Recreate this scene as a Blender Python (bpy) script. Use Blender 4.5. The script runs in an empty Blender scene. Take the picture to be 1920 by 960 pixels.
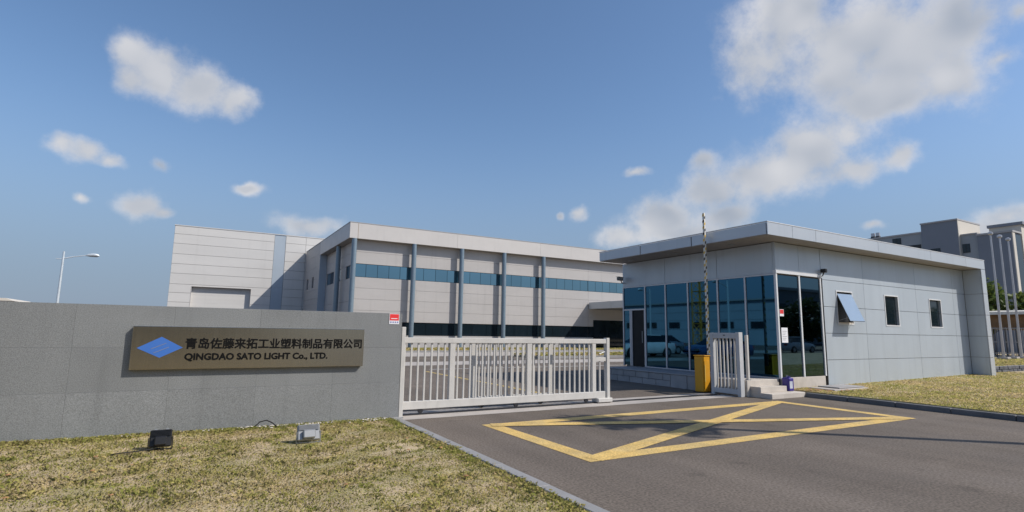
import bpy, math, random
import numpy as np
from mathutils import Vector, Matrix, Euler

random.seed(7)
rng = np.random.default_rng(11)
SC = bpy.context.scene
COL = SC.collection

# ------------------------------------------------------------------ camera
YAW, PITCH, ROLL = math.radians(29.969), math.radians(8.0317), math.radians(0.8564)
_f = Vector((math.sin(YAW) * math.cos(PITCH), math.cos(YAW) * math.cos(PITCH), math.sin(PITCH)))
_r = Vector((math.cos(YAW), -math.sin(YAW), 0)); _u = _r.cross(_f)
_r2 = _r * math.cos(ROLL) + _u * math.sin(ROLL); _u2 = -_r * math.sin(ROLL) + _u * math.cos(ROLL)
cam_data = bpy.data.cameras.new('camera'); cam = bpy.data.objects.new('camera', cam_data); COL.objects.link(cam)
cam.matrix_world = Matrix(((_r2.x, _u2.x, -_f.x, 0), (_r2.y, _u2.y, -_f.y, 0), (_r2.z, _u2.z, -_f.z, 1.5), (0, 0, 0, 1)))
cam_data.lens = 36 * 1010.05 / 1920; cam_data.sensor_width = 36; cam_data.clip_end = 6000; cam_data.clip_start = 0.05
SC.camera = cam

# ------------------------------------------------------------------ light and sky
SUN_TRAVEL = Vector((-0.62, 0.56, -0.75)).normalized()
SUN_EL = math.asin(-SUN_TRAVEL.z); SUN_AZ = math.atan2(-SUN_TRAVEL.x, -SUN_TRAVEL.y)
sl = bpy.data.lights.new('sun', 'SUN'); sl.energy = 4.0; sl.angle = math.radians(0.5); sl.color = (1.0, 0.94, 0.86)
so = bpy.data.objects.new('sun', sl); COL.objects.link(so)
so.rotation_euler = SUN_TRAVEL.to_track_quat('-Z', 'Y').to_euler(); so.location = (30, -30, 40)
SC.view_settings.view_transform = 'Standard'; SC.view_settings.look = 'None'
SC.view_settings.exposure = 0.12; SC.view_settings.gamma = 1.0; SC.view_settings.use_curve_mapping = False
SC.cycles.use_denoising = True
SC.cycles.max_bounces = 8; SC.cycles.diffuse_bounces = 3; SC.cycles.glossy_bounces = 4
SC.cycles.sample_clamp_indirect = 6

# clouds: azimuth, elevation, radii, tilt (radians on the sky), thinness
CLOUDS = [(-0.124, 0.407, 0.034, 0.033, 0.28, 0), (-0.086, 0.386, 0.048, 0.044, -0.23, 0), (-0.033, 0.375, 0.055, 0.037, -0.25, 0), (0.024, 0.367, 0.038, 0.03, 0.02, 0), (-0.123, 0.365, 0.031, 0.034, 0.26, 0.15), (-0.197, 0.253, 0.029, 0.019, 0.01, 0.1), (-0.163, 0.247, 0.037, 0.022, -0.22, 0.05), (-0.13, 0.239, 0.026, 0.012, -0.23, 0.05), (-0.084, 0.185, 0.033, 0.023, -0.27, 0), (-0.057, 0.178, 0.021, 0.012, -0.28, 0.1), (0.059, 0.234, 0.033, 0.014, 0.03, 0.1), (-0.157, 0.179, 0.016, 0.012, 0.16, 0.25), (0.161, 0.182, 0.066, 0.022, -0.01, 0.15), (-0.072, 0.244, 0.021, 0.015, -0.23, 0.4), (0.979, 0.454, 0.082, 0.077, -0.18, 0), (1.025, 0.512, 0.08, 0.053, -0.22, 0), (1.1, 0.444, 0.115, 0.091, -0.23, 0), (1.185, 0.43, 0.103, 0.087, -0.27, 0), (1.238, 0.371, 0.053, 0.054, -0.27, 0), (1.145, 0.364, 0.092, 0.042, -0.22, 0), (1.251, 0.446, 0.076, 0.055, -0.32, 0.1), (1.297, 0.379, 0.032, 0.025, 0.02, 0.25), (1.31, 0.429, 0.028, 0.026, -0.35, 0.3), (1.044, 0.297, 0.093, 0.053, 0.05, 0), (0.977, 0.266, 0.107, 0.04, 0.08, 0), (0.891, 0.252, 0.076, 0.035, -0.08, 0.05), (1.098, 0.317, 0.044, 0.034, -0.17, 0.05), (1.101, 0.259, 0.058, 0.029, 0.06, 0.1), (0.879, 0.303, 0.037, 0.024, 0.26, 0.2), (1.165, 0.273, 0.033, 0.025, 0.24, 0.1), (0.798, 0.21, 0.07, 0.04, 0.13, 0), (0.726, 0.179, 0.063, 0.027, 0.15, 0.1), (0.907, 0.207, 0.061, 0.029, -0.07, 0.1), (0.834, 0.183, 0.109, 0.028, -0.04, 0.05), (0.752, 0.288, 0.041, 0.014, 0.12, 0.2), (0.648, 0.222, 0.02, 0.017, -0.01, 0.15), (0.611, 0.218, 0.012, 0.01, -0.0, 0.3), (1.278, 0.17, 0.039, 0.021, 0.33, 0.05), (1.254, 0.156, 0.051, 0.016, -0.12, 0.1), (1.123, 0.164, 0.028, 0.012, -0.09, 0.3)]
_cr = random.Random(3)
for _k in range(16):      # the same kind of fair-weather clouds all round the rest of the sky
    _a = 1.75 + _k * (2 * math.pi - 2.4) / 16 + _cr.uniform(-.08, .08)
    if _a > math.pi: _a -= 2 * math.pi
    CLOUDS.append((_a, _cr.uniform(.15, .55), _cr.uniform(.05, .13), _cr.uniform(.03, .06), _cr.uniform(-.3, .3), _cr.uniform(0, .2)))

def build_world():
    w = bpy.data.worlds.new('World'); SC.world = w; w.use_nodes = True
    nt = w.node_tree; N = nt.nodes; L = nt.links; N.clear()
    out = N.new('ShaderNodeOutputWorld'); bg = N.new('ShaderNodeBackground'); bg.inputs['Strength'].default_value = 0.115
    L.new(bg.outputs[0], out.inputs[0])
    sky = N.new('ShaderNodeTexSky'); sky.sky_type = 'NISHITA'; sky.sun_disc = False
    sky.sun_elevation = SUN_EL; sky.sun_rotation = SUN_AZ
    sky.air_density = 1.0; sky.dust_density = 0.8; sky.ozone_density = 3.0; sky.altitude = 20
    tc = N.new('ShaderNodeTexCoord')
    def math_(op, a, b=None, c=None, clamp=False):
        n = N.new('ShaderNodeMath'); n.operation = op; n.use_clamp = clamp
        for i, v in enumerate((a, b, c)):
            if v is None: continue
            if isinstance(v, (int, float)): n.inputs[i].default_value = v
            else: L.new(v, n.inputs[i])
        return n.outputs[0]
    sep = N.new('ShaderNodeSeparateXYZ'); L.new(tc.outputs['Generated'], sep.inputs[0])
    az = math_('ARCTAN2', sep.outputs[0], sep.outputs[1]); el = math_('ARCSINE', sep.outputs[2])
    def noise(scale, detail, rough=.55):
        n = N.new('ShaderNodeTexNoise'); n.inputs['Scale'].default_value = scale; n.inputs['Detail'].default_value = detail
        n.inputs['Roughness'].default_value = rough; L.new(tc.outputs['Generated'], n.inputs['Vector']); return n
    nw = noise(9, 5)
    vs = N.new('ShaderNodeVectorMath'); vs.operation = 'SUBTRACT'; L.new(nw.outputs['Color'], vs.inputs[0]); vs.inputs[1].default_value = (.5, .5, .5)
    vm = N.new('ShaderNodeVectorMath'); vm.operation = 'SCALE'; L.new(vs.outputs[0], vm.inputs[0]); vm.inputs['Scale'].default_value = 0.055
    cb = N.new('ShaderNodeCombineXYZ'); L.new(az, cb.inputs[0]); L.new(el, cb.inputs[1])
    va = N.new('ShaderNodeVectorMath'); va.operation = 'ADD'; L.new(cb.outputs[0], va.inputs[0]); L.new(vm.outputs[0], va.inputs[1])
    pz = N.new('ShaderNodeVectorMath'); pz.operation = 'MULTIPLY'; L.new(va.outputs[0], pz.inputs[0]); pz.inputs[1].default_value = (1, 1, 0)
    acc = None
    for a, e, ra, re, t, o in CLOUDS:
        ra *= 1.12; re *= 1.18
        mp = N.new('ShaderNodeVectorMath'); mp.operation = 'MULTIPLY_ADD'; L.new(pz.outputs[0], mp.inputs[0])
        mp.inputs[1].default_value = (1 / ra, 1 / re, 0); mp.inputs[2].default_value = (-a / ra, -e / re, 0)
        ln = N.new('ShaderNodeVectorMath'); ln.operation = 'LENGTH'; L.new(mp.outputs[0], ln.inputs[0])
        v = ln.outputs['Value']
        if o: v = math_('ADD', v, o)
        acc = v if acc is None else math_('SMOOTH_MIN', acc, v, 0.6)
    def noise_at(scale, detail, rough, off):
        n = noise(scale, detail, rough)
        if off:
            o_ = N.new('ShaderNodeVectorMath'); o_.operation = 'ADD'; L.new(tc.outputs['Generated'], o_.inputs[0]); o_.inputs[1].default_value = off
            L.new(o_.outputs[0], n.inputs['Vector'])
        return n.outputs['Fac']
    to_sun = -SUN_TRAVEL * .04
    f0 = noise_at(13, 7, .64, None); r0 = noise_at(8, 2, .5, None); f1 = noise_at(8, 2, .5, tuple(to_sun))
    body = math_('SUBTRACT', 1.0, acc)
    dens = math_('ADD', body, math_('MULTIPLY', math_('SUBTRACT', f0, .5), 1.7))
    def sstep(v, lo, hi, to0=0., to1=1.):
        m = N.new('ShaderNodeMapRange'); m.interpolation_type = 'SMOOTHSTEP'; L.new(v, m.inputs[0])
        for i, x in enumerate((lo, hi, to0, to1)): m.inputs[i + 1].default_value = x
        return m.outputs[0]
    alpha = math_('MULTIPLY', sstep(dens, -.1, .75), sstep(body, -.3, .6, .25, .93))
    # puffs facing the sun are bright, their far sides and the thick cores grey
    relief = math_('MULTIPLY', math_('SUBTRACT', r0, f1), 1.6)
    core = sstep(math_('ADD', body, math_('MULTIPLY', math_('SUBTRACT', r0, .5), .9)), .1, .62)
    lit = math_('ADD', math_('SUBTRACT', .88, math_('MULTIPLY', core, .5)), relief, clamp=True)
    cc = N.new('ShaderNodeMix'); cc.data_type = 'RGBA'; L.new(lit, cc.inputs['Factor'])
    cc.inputs['A'].default_value = (3.1, 3.45, 4.05, 1); cc.inputs['B'].default_value = (6.4, 6.3, 6.35, 1)
    mx = N.new('ShaderNodeMix'); mx.data_type = 'RGBA'; L.new(alpha, mx.inputs['Factor'])
    hz = math_('MULTIPLY', math_('EXPONENT', math_('MULTIPLY', math_('POWER', math_('DIVIDE', math_('MAXIMUM', el, 0.), .24), 2.5), -1.)), .9)
    hm = N.new('ShaderNodeMix'); hm.data_type = 'RGBA'; L.new(hz, hm.inputs['Factor']); hs = N.new('ShaderNodeHueSaturation'); hs.inputs['Saturation'].default_value = 1.06; hs.inputs['Value'].default_value = 1.15; L.new(sky.outputs[0], hs.inputs['Color']); L.new(hs.outputs[0], hm.inputs['A'])
    hm.inputs['B'].default_value = (1.85, 2.45, 3.45, 1)      # thin summer haze low over the whole horizon
    L.new(hm.outputs['Result'], mx.inputs['A']); L.new(cc.outputs['Result'], mx.inputs['B'])
    L.new(mx.outputs['Result'], bg.inputs['Color'])
build_world()

# ------------------------------------------------------------------ materials
MATS = {}
def mat(name, col, rough=.6, metal=0., var=.08, scale=2.5, speck=0., sscale=150., bump=0., bscale=80., rand=.0, spec=.5, col2=None, stretch=(1, 1, 1), attr=None, coat=0.):
    m = bpy.data.materials.new(name); m.use_nodes = True; nt = m.node_tree; N = nt.nodes; L = nt.links
    b = N['Principled BSDF']; b.inputs['Roughness'].default_value = rough; b.inputs['Metallic'].default_value = metal
    b.inputs['Specular IOR Level'].default_value = spec; b.inputs['Coat Weight'].default_value = coat
    geo = N.new('ShaderNodeNewGeometry'); st = N.new('ShaderNodeVectorMath'); st.operation = 'MULTIPLY'
    L.new(geo.outputs['Position'], st.inputs[0]); st.inputs[1].default_value = stretch
    def noise(s, d=4):
        n = N.new('ShaderNodeTexNoise'); n.inputs['Scale'].default_value = s; n.inputs['Detail'].default_value = d; L.new(st.outputs[0], n.inputs['Vector']); return n.outputs['Fac']
    def mr(v, lo, hi, a, c):
        r = N.new('ShaderNodeMapRange'); L.new(v, r.inputs[0])
        for i, x in enumerate((lo, hi, a, c)): r.inputs[i + 1].default_value = x
        return r.outputs[0]
    def mul(a, c):
        n = N.new('ShaderNodeMath'); n.operation = 'MULTIPLY'; L.new(a, n.inputs[0])
        if isinstance(c, float): n.inputs[1].default_value = c
        else: L.new(c, n.inputs[1])
        return n.outputs[0]
    val = mr(noise(scale, 6), .3, .7, 1 - var, 1 + var)
    if speck: val = mul(val, mr(noise(sscale, 2), .3, .7, 1 - speck, 1 + speck))
    if rand:
        oi = N.new('ShaderNodeObjectInfo'); val = mul(val, mr(oi.outputs['Random'], 0, 1, 1 - rand, 1 + rand))
    base = N.new('ShaderNodeMix'); base.data_type = 'RGBA'
    base.inputs['A'].default_value = (*col, 1); base.inputs['B'].default_value = (*(col2 or col), 1)
    if attr:
        at = N.new('ShaderNodeAttribute'); at.attribute_name = attr; L.new(at.outputs['Color'], base.inputs['A']); base.inputs['Factor'].default_value = 0
    elif col2: L.new(mr(noise(scale * .6 + .13, 5), .42, .6, 0, 1), base.inputs['Factor'])
    else: base.inputs['Factor'].default_value = 0
    sc_ = N.new('ShaderNodeVectorMath'); sc_.operation = 'SCALE'; L.new(base.outputs['Result'], sc_.inputs[0]); L.new(val, sc_.inputs['Scale'])
    L.new(sc_.outputs[0], b.inputs['Base Color'])
    if bump:
        bp = N.new('ShaderNodeBump'); bp.inputs['Strength'].default_value = bump; bp.inputs['Distance'].default_value = .01
        L.new(noise(bscale, 5), bp.inputs['Height']); L.new(bp.outputs[0], b.inputs['Normal'])
    L.new(mr(noise(scale * 2.3, 4), .3, .7, rough * .88, min(1, rough * 1.12)), b.inputs['Roughness'])
    MATS[name] = m; return m

mat('asphalt', (.143, .118, .096), .88, var=.12, scale=.45, speck=.38, sscale=38, bump=.5, bscale=140, spec=.3)
def tracks(name):
    # worn tyre paths along the drive, dust and a few dark drips
    nt = MATS[name].node_tree; N = nt.nodes; L = nt.links; b = N['Principled BSDF']; src = b.inputs['Base Color'].links[0].from_socket
    g = N.new('ShaderNodeNewGeometry')
    def layer(prev, stretch, scale, lo, hi, a, c, detail=4):
        m = N.new('ShaderNodeVectorMath'); m.operation = 'MULTIPLY'; L.new(g.outputs['Position'], m.inputs[0]); m.inputs[1].default_value = stretch
        n = N.new('ShaderNodeTexNoise'); n.inputs['Scale'].default_value = scale; n.inputs['Detail'].default_value = detail; L.new(m.outputs[0], n.inputs['Vector'])
        r = N.new('ShaderNodeMapRange'); L.new(n.outputs['Fac'], r.inputs[0])
        for i, x in enumerate((lo, hi, a, c)): r.inputs[i + 1].default_value = x
        v = N.new('ShaderNodeVectorMath'); v.operation = 'SCALE'; L.new(prev, v.inputs[0]); L.new(r.outputs[0], v.inputs['Scale']); return v.outputs[0]
    o = layer(src, (1.6, .10, 1), 1.0, .35, .65, .90, 1.10)
    o = layer(o, (1, 1, 1), 2.4, .62, .72, 1.0, .80, 3)
    o = layer(o, (.5, 1.1, 1), .9, .60, .75, 1.0, 1.22, 6)
    L.new(o, b.inputs['Base Color'])
def streaks(name, amount, lo=.55, hi=.75, k=(7, 7, .35)):
    # rain streaks and grime running down a wall
    nt = MATS[name].node_tree; N = nt.nodes; L = nt.links; b = N['Principled BSDF']; src = b.inputs['Base Color'].links[0].from_socket
    g = N.new('ShaderNodeNewGeometry'); m = N.new('ShaderNodeVectorMath'); m.operation = 'MULTIPLY'; L.new(g.outputs['Position'], m.inputs[0]); m.inputs[1].default_value = k
    n = N.new('ShaderNodeTexNoise'); n.inputs['Scale'].default_value = 1.0; n.inputs['Detail'].default_value = 5; L.new(m.outputs[0], n.inputs['Vector'])
    r = N.new('ShaderNodeMapRange'); L.new(n.outputs['Fac'], r.inputs[0])
    for i, x in enumerate((lo, hi, 1.0, 1 - amount)): r.inputs[i + 1].default_value = x
    v = N.new('ShaderNodeVectorMath'); v.operation = 'SCALE'; L.new(src, v.inputs[0]); L.new(r.outputs[0], v.inputs['Scale']); L.new(v.outputs[0], b.inputs['Base Color'])
tracks('asphalt')
mat('earth', (.16, .13, .08), .95, var=.2)
mat('soil', (.44, .34, .21), .95, var=.2, scale=3, speck=.3, sscale=60, col2=(.35, .29, .15), bump=.6, bscale=60)
mat('concrete', (.40, .365, .33), .85, var=.12, scale=1.5, speck=.12, sscale=120, bump=.2)
mat('kerb_concrete', (.27, .265, .26), .85, var=.12, scale=2, speck=.15, sscale=120, bump=.25)
mat('dark_kerb', (.15, .148, .15), .85, var=.2, scale=2, speck=.15, sscale=120, bump=.25)
mat('granite', (.205, .212, .211), .55, var=.07, scale=1.1, speck=.33, sscale=95, rand=.06, bump=.08, bscale=120)
mat('granite_edge', (.25, .25, .25), .8)
mat('steps_stone', (.52, .47, .41), .7, var=.1, scale=2.5, speck=.1, sscale=120, rand=.05, bump=.1)
mat('plinth_stone', (.33, .32, .32), .75, var=.12, scale=3, speck=.2, sscale=100, rand=.08, bump=.2)
mat('panel_white', (.43, .41, .395), .5, var=.03, scale=.5, speck=.02, sscale=20, rand=.02, stretch=(1, 1, 3))
mat('panel_rear', (.59, .575, .55), .55, var=.03, scale=.3, rand=.02, stretch=(1, 1, 3))
mat('panel_blue', (.36, .42, .48), .5, var=.04, scale=.5)
mat('fascia_white', (.54, .515, .49), .45, var=.03, scale=.7, rand=.015)
mat('joint_dark', (.33, .32, .31), .8)
mat('stain', (.36, .28, .2), .8)
mat('column_blue', (.185, .245, .295), .35, metal=.25, var=.05)
mat('alu_panel', (.46, .51, .555), .42, metal=.25, var=.04, scale=.6, rand=.025, stretch=(2, 2, .6))
mat('alu_fascia', (.50, .53, .56), .38, metal=.3, var=.03, scale=.6, rand=.02)
mat('alu_joint', (.17, .165, .16), .7)
mat('soffit', (.30, .28, .26), .6, var=.06)
mat('mullion', (.52, .52, .54), .4, metal=.4, var=.04)
mat('window_trim', (.66, .67, .68), .45, var=.03)
mat('dark_frame', (.015, .016, .018), .45)
mat('rubber', (.012, .012, .012), .8)
mat('glass_guard', (.036, .105, .165), .02, metal=1., var=.02, scale=.4)
mat('glass_front', (.06, .12, .16), .02, metal=1., var=.02, scale=.4)
mat('glass_band', (.22, .36, .43), .03, metal=1., var=.05, scale=.3, rand=.06)
mat('glass_dark', (.010, .018, .024), .04, var=.1, scale=.3, rand=.1, spec=.5)
mat('glass_sash', (.40, .47, .52), .12, metal=.6, var=.04)
mat('doorway_dark', (.012, .014, .016), .5, spec=.2)
mat('gate_paint', (.54, .52, .485), .5, var=.06, scale=4, rand=.02)
mat('receiver_paint', (.47, .475, .48), .5, var=.06, scale=4)
mat('steel_dark', (.05, .05, .055), .45, metal=.7)
mat('steel_grey', (.33, .34, .35), .4, metal=.6, var=.06)
mat('stainless', (.42, .37, .28), .24, metal=.97, var=.03, scale=1.2, stretch=(30, 1, 1), speck=.03, sscale=3)
mat('letter_black', (.008, .008, .008), .8, spec=.1)
mat('emblem_blue', (.05, .16, .50), .45, var=.05)
mat('yellow_road', (.64, .43, .135), .8, var=.14, scale=3, speck=.3, sscale=45, col2=(.55, .39, .15), bump=.2)
mat('yellow_yard', (.52, .38, .13), .85, var=.15)
mat('white_road', (.55, .54, .52), .85, var=.15)
mat('barrier_yellow', (.62, .30, .012), .45, var=.08, scale=3)
mat('boom_white', (.72, .69, .62), .5)
mat('boom_yellow', (.68, .45, .10), .5)
mat('boom_black', (.07, .06, .045), .5)
mat('sticker_red', (.72, .03, .03), .5)
mat('paper', (.78, .78, .80), .7, var=.02)
mat('ink_blue', (.20, .22, .42), .6)
mat('tin_purple', (.045, .03, .22), .4, var=.1)
mat('tin_label', (.5, .52, .58), .5)
mat('lamp_black', (.014, .014, .015), .45)
mat('lamp_grey', (.30, .305, .305), .4, metal=.4)
mat('lamp_glass', (.08, .085, .09), .06, spec=.8)
mat('pole_white', (.60, .65, .68), .4, metal=.3)
mat('flag_steel', (.52, .50, .50), .35, metal=.6)
mat('slate_grey', (.215, .23, .26), .7, var=.05, scale=.4)
mat('mid_grey_paint', (.33, .345, .355), .7, var=.05, scale=.4)
mat('cream_tone', (.62, .57, .49), .7, var=.05, scale=.4)
mat('timber_brown', (.20, .115, .055), .8, var=.3, scale=1.5)
mat('fence_grey', (.28, .28, .29), .6, metal=.3)
mat('fence_dark', (.06, .06, .065), .6)
mat('block_stone', (.12, .12, .125), .85, var=.2, scale=3, speck=.2, rand=.15, bump=.3)
mat('bark', (.10, .075, .055), .9, var=.25, scale=8, bump=.5)
mat('leaf', (.06, .09, .025), .6, attr='Col', var=.15, scale=2)
mat('grass_blade', (.2, .2, .08), .7, attr='Col', var=.12, scale=1.5, spec=.2)
def soften(name, k):
    nt = MATS[name].node_tree; N = nt.nodes; L = nt.links
    g_ = N.new('ShaderNodeNewGeometry'); a = N.new('ShaderNodeVectorMath'); a.operation = 'MULTIPLY_ADD'
    L.new(g_.outputs['Normal'], a.inputs[0]); a.inputs[1].default_value = (1 - k,) * 3; a.inputs[2].default_value = (0, 0, k)
    b_ = N.new('ShaderNodeVectorMath'); b_.operation = 'NORMALIZE'; L.new(a.outputs[0], b_.inputs[0])
    L.new(b_.outputs[0], N['Principled BSDF'].inputs['Normal'])
soften('grass_blade', .88)
def translucent(name, k):
    nt = MATS[name].node_tree; N = nt.nodes; L = nt.links; b = N['Principled BSDF']; out = N['Material Output']
    tr = N.new('ShaderNodeBsdfTranslucent'); mx = N.new('ShaderNodeMixShader'); mx.inputs[0].default_value = k
    L.new(b.inputs['Base Color'].links[0].from_socket, tr.inputs['Color']); L.new(b.outputs[0], mx.inputs[1]); L.new(tr.outputs[0], mx.inputs[2]); L.new(mx.outputs[0], out.inputs['Surface'])
translucent('grass_blade', .4); translucent('leaf', .3)
mat('crane_yellow', (.55, .26, .02), .5)
mat('car_white', (.7, .7, .7), .25, coat=.6)
mat('car_silver', (.4, .42, .44), .28, metal=.7, coat=.6)
mat('car_blue', (.03, .06, .16), .25, coat=.6)
mat('tail_red', (.4, .02, .02), .3)
mat('roof_sheet', (.35, .36, .37), .6)

streaks('granite', .11, k=(5, 5, .5)); streaks('alu_panel', .08); streaks('alu_fascia', .07); streaks('panel_white', .09, k=(3, 3, .2)); streaks('panel_rear', .05, k=(2, 2, .15)); streaks('fascia_white', .06, k=(3, 3, .3)); streaks('gate_paint', .12, k=(9, 9, 3)); streaks('steps_stone', .15, k=(4, 4, 2))

# ------------------------------------------------------------------ mesh helpers
class MB:
    def __init__(s): s.v = []; s.f = []
    def add(s, vs, fs):
        o = len(s.v); s.v += [tuple(p) for p in vs]; s.f += [tuple(i + o for i in f) for f in fs]; return s
    def box(s, x0, x1, y0, y1, z0, z1):
        return s.add([(x0, y0, z0), (x1, y0, z0), (x1, y1, z0), (x0, y1, z0), (x0, y0, z1), (x1, y0, z1), (x1, y1, z1), (x0, y1, z1)],
                     [(3, 2, 1, 0), (4, 5, 6, 7), (0, 1, 5, 4), (1, 2, 6, 5), (2, 3, 7, 6), (3, 0, 4, 7)])
    def cbox(s, c, d): return s.box(c[0] - d[0] / 2, c[0] + d[0] / 2, c[1] - d[1] / 2, c[1] + d[1] / 2, c[2] - d[2] / 2, c[2] + d[2] / 2)
    def bevbox(s, x0, x1, y0, y1, z0, z1, b):
        # box whose 12 edges are chamfered by b
        vs = []; idx = {}
        for ix, X in ((0, (x0, x1)), ):
            pass
        c = ((x0 + x1) / 2, (y0 + y1) / 2, (z0 + z1) / 2); h = ((x1 - x0) / 2, (y1 - y0) / 2, (z1 - z0) / 2)
        for sx in (-1, 1):
            for sy in (-1, 1):
                for sz in (-1, 1):
                    for a in range(3):
                        p = [h[0] - b, h[1] - b, h[2] - b]; p[a] += b
                        idx[(sx, sy, sz, a)] = len(vs); vs.append((c[0] + sx * p[0], c[1] + sy * p[1], c[2] + sz * p[2]))
        fs = []
        S = (-1, 1)
        for a in range(3):
            o = [i for i in range(3) if i != a]
            for sa in S:
                q = []
                for t in ((-1, -1), (1, -1), (1, 1), (-1, 1)):
                    k = [0, 0, 0]; k[a] = sa; k[o[0]] = t[0]; k[o[1]] = t[1]; q.append(idx[(*k, a)])
                flip = (sa > 0) ^ (a == 1)
                fs.append(tuple(q) if flip else tuple(q[::-1]))
        for a in range(3):
            o = [i for i in range(3) if i != a]
            for t in ((-1, -1), (1, -1), (1, 1), (-1, 1)):
                k0 = [0, 0, 0]; k1 = [0, 0, 0]; k0[a] = -1; k1[a] = 1
                for k in (k0, k1): k[o[0]] = t[0]; k[o[1]] = t[1]
                q = [idx[(*k0, o[0])], idx[(*k1, o[0])], idx[(*k1, o[1])], idx[(*k0, o[1])]]
                flip = (t[0] * t[1] > 0) ^ (a == 1)
                fs.append(tuple(q) if flip else tuple(q[::-1]))
        for sx in S:
            for sy in S:
                for sz in S:
                    q = [idx[(sx, sy, sz, a)] for a in range(3)]
                    fs.append(tuple(q) if sx * sy * sz > 0 else tuple(q[::-1]))
        return s.add(vs, fs)
    def tube(s, pts, rad, seg=10, cap=True):
        pts = [Vector(p) for p in pts]
        if not isinstance(rad, (list, tuple)): rad = [rad] * len(pts)
        rings = []
        for i, p in enumerate(pts):
            d = (pts[min(i + 1, len(pts) - 1)] - pts[max(i - 1, 0)]).normalized()
            up = Vector((0, 0, 1)) if abs(d.z) < .95 else Vector((1, 0, 0))
            a = d.cross(up).normalized(); b = d.cross(a).normalized()
            rings.append([p + (a * math.cos(2 * math.pi * k / seg) + b * math.sin(2 * math.pi * k / seg)) * rad[i] for k in range(seg)])
        vs = [v for r in rings for v in r]; fs = []
        for i in range(len(rings) - 1):
            for k in range(seg):
                k2 = (k + 1) % seg; fs.append((i * seg + k, i * seg + k2, (i + 1) * seg + k2, (i + 1) * seg + k))
        if cap: fs += [tuple(range(seg))[::-1], tuple(range((len(rings) - 1) * seg, len(rings) * seg))]
        return s.add(vs, fs)
    def prism(s, poly, axis, a0, a1):
        # polygon in the two other axes (in order), extruded along axis
        def P(u, v, w):
            return {'x': (w, u, v), 'y': (u, w, v), 'z': (u, v, w)}[axis]
        n = len(poly); vs = [P(u, v, a0) for u, v in poly] + [P(u, v, a1) for u, v in poly]
        fs = [tuple(range(n))[::-1], tuple(range(n, 2 * n))] + [(i, (i + 1) % n, n + (i + 1) % n, n + i) for i in range(n)]
        return s.add(vs, fs)

WORLD = {}
def empty(name, loc, label=None, cat=None, group=None, rz=0):
    o = bpy.data.objects.new(name, None); COL.objects.link(o); o.location = loc; o.rotation_euler = (0, 0, rz); o.empty_display_size = .2
    WORLD[o.name] = Vector(loc)
    return tag(o, label, cat, group)
def tag(o, label=None, cat=None, group=None, kind=None):
    if label: o['label'] = label
    if cat: o['category'] = cat
    if group: o['group'] = group
    if kind: o['kind'] = kind
    return o
def put(name, mb, material, parent=None, smooth=False, local=False, kind=None, base=False, fix=True):
    """one mesh object; vertices given in world space unless local"""
    me = bpy.data.meshes.new(name)
    v = np.array(mb.v, dtype=float)
    if local: c = Vector((0, 0, 0))
    else:
        lo, hi = v.min(0), v.max(0); c = Vector((lo + hi) / 2)
        if base: c.z = lo[2]
        v = v - np.array(c)
    me.from_pydata([tuple(p) for p in v], [], mb.f)
    if fix:
        import bmesh
        bm = bmesh.new(); bm.from_mesh(me); bmesh.ops.recalc_face_normals(bm, faces=bm.faces); bm.to_mesh(me); bm.free()
    me.materials.append(MATS[material] if isinstance(material, str) else material)
    if smooth:
        me.polygons.foreach_set('use_smooth', [True] * len(me.polygons)); me.set_sharp_from_angle(angle=math.radians(40))
    o = bpy.data.objects.new(name, me); COL.objects.link(o)
    o.location = c; WORLD[o.name] = c.copy()
    if parent is not None:
        o.parent = parent
        if not local: o.location = c - WORLD[parent.name]
    if kind: o['kind'] = kind
    return o
def copy_tree(o, parent=None):
    c = o.copy(); COL.objects.link(c); c.parent = parent
    for ch in list(o.children): copy_tree(ch, c)
    return c
def holes(rect, cuts):
    """rectangle minus rectangles -> list of rectangles (u0,u1,v0,v1)"""
    rs = [rect]
    for c in cuts:
        n = []
        for r in rs:
            if c[0] >= r[1] or c[1] <= r[0] or c[2] >= r[3] or c[3] <= r[2]: n.append(r); continue
            u0, u1 = max(r[0], c[0]), min(r[1], c[1])
            if r[0] < c[0]: n.append((r[0], c[0], r[2], r[3]))
            if c[1] < r[1]: n.append((c[1], r[1], r[2], r[3]))
            if r[2] < c[2]: n.append((u0, u1, r[2], c[2]))
            if c[3] < r[3]: n.append((u0, u1, c[3], r[3]))
        rs = n
    return [r for r in rs if r[1] - r[0] > .02 and r[3] - r[2] > .02]
def clad(parent, name, us, vs, face, depth, material, axis='y', cuts=(), gap=.012, sign=1):
    """grid of cladding panels with open joints; axis y: u=x, v=z and the panel runs from face to face+depth"""
    for i in range(len(us) - 1):
        for j in range(len(vs) - 1):
            g = gap / 2
            rs = holes((us[i] + g, us[i + 1] - g, vs[j] + g, vs[j + 1] - g), cuts)
            while rs:                                    # pieces that a window cuts apart become panels of their own
                grp = [rs.pop(0)]; grew = True
                while grew:
                    grew = False
                    for r in list(rs):
                        if any(r[0] <= q[1] + 1e-6 and r[1] >= q[0] - 1e-6 and r[2] <= q[3] + 1e-6 and r[3] >= q[2] - 1e-6 for q in grp):
                            grp.append(r); rs.remove(r); grew = True
                mb = MB(); a, b = sorted((face, face + depth))
                for r in grp:
                    if axis == 'y': mb.box(r[0], r[1], a, b, r[2], r[3])
                    elif axis == 'x': mb.box(a, b, r[0], r[1], r[2], r[3])
                    else: mb.box(r[0], r[1], r[2], r[3], a, b)
                put(name, mb, material, parent)

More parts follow.
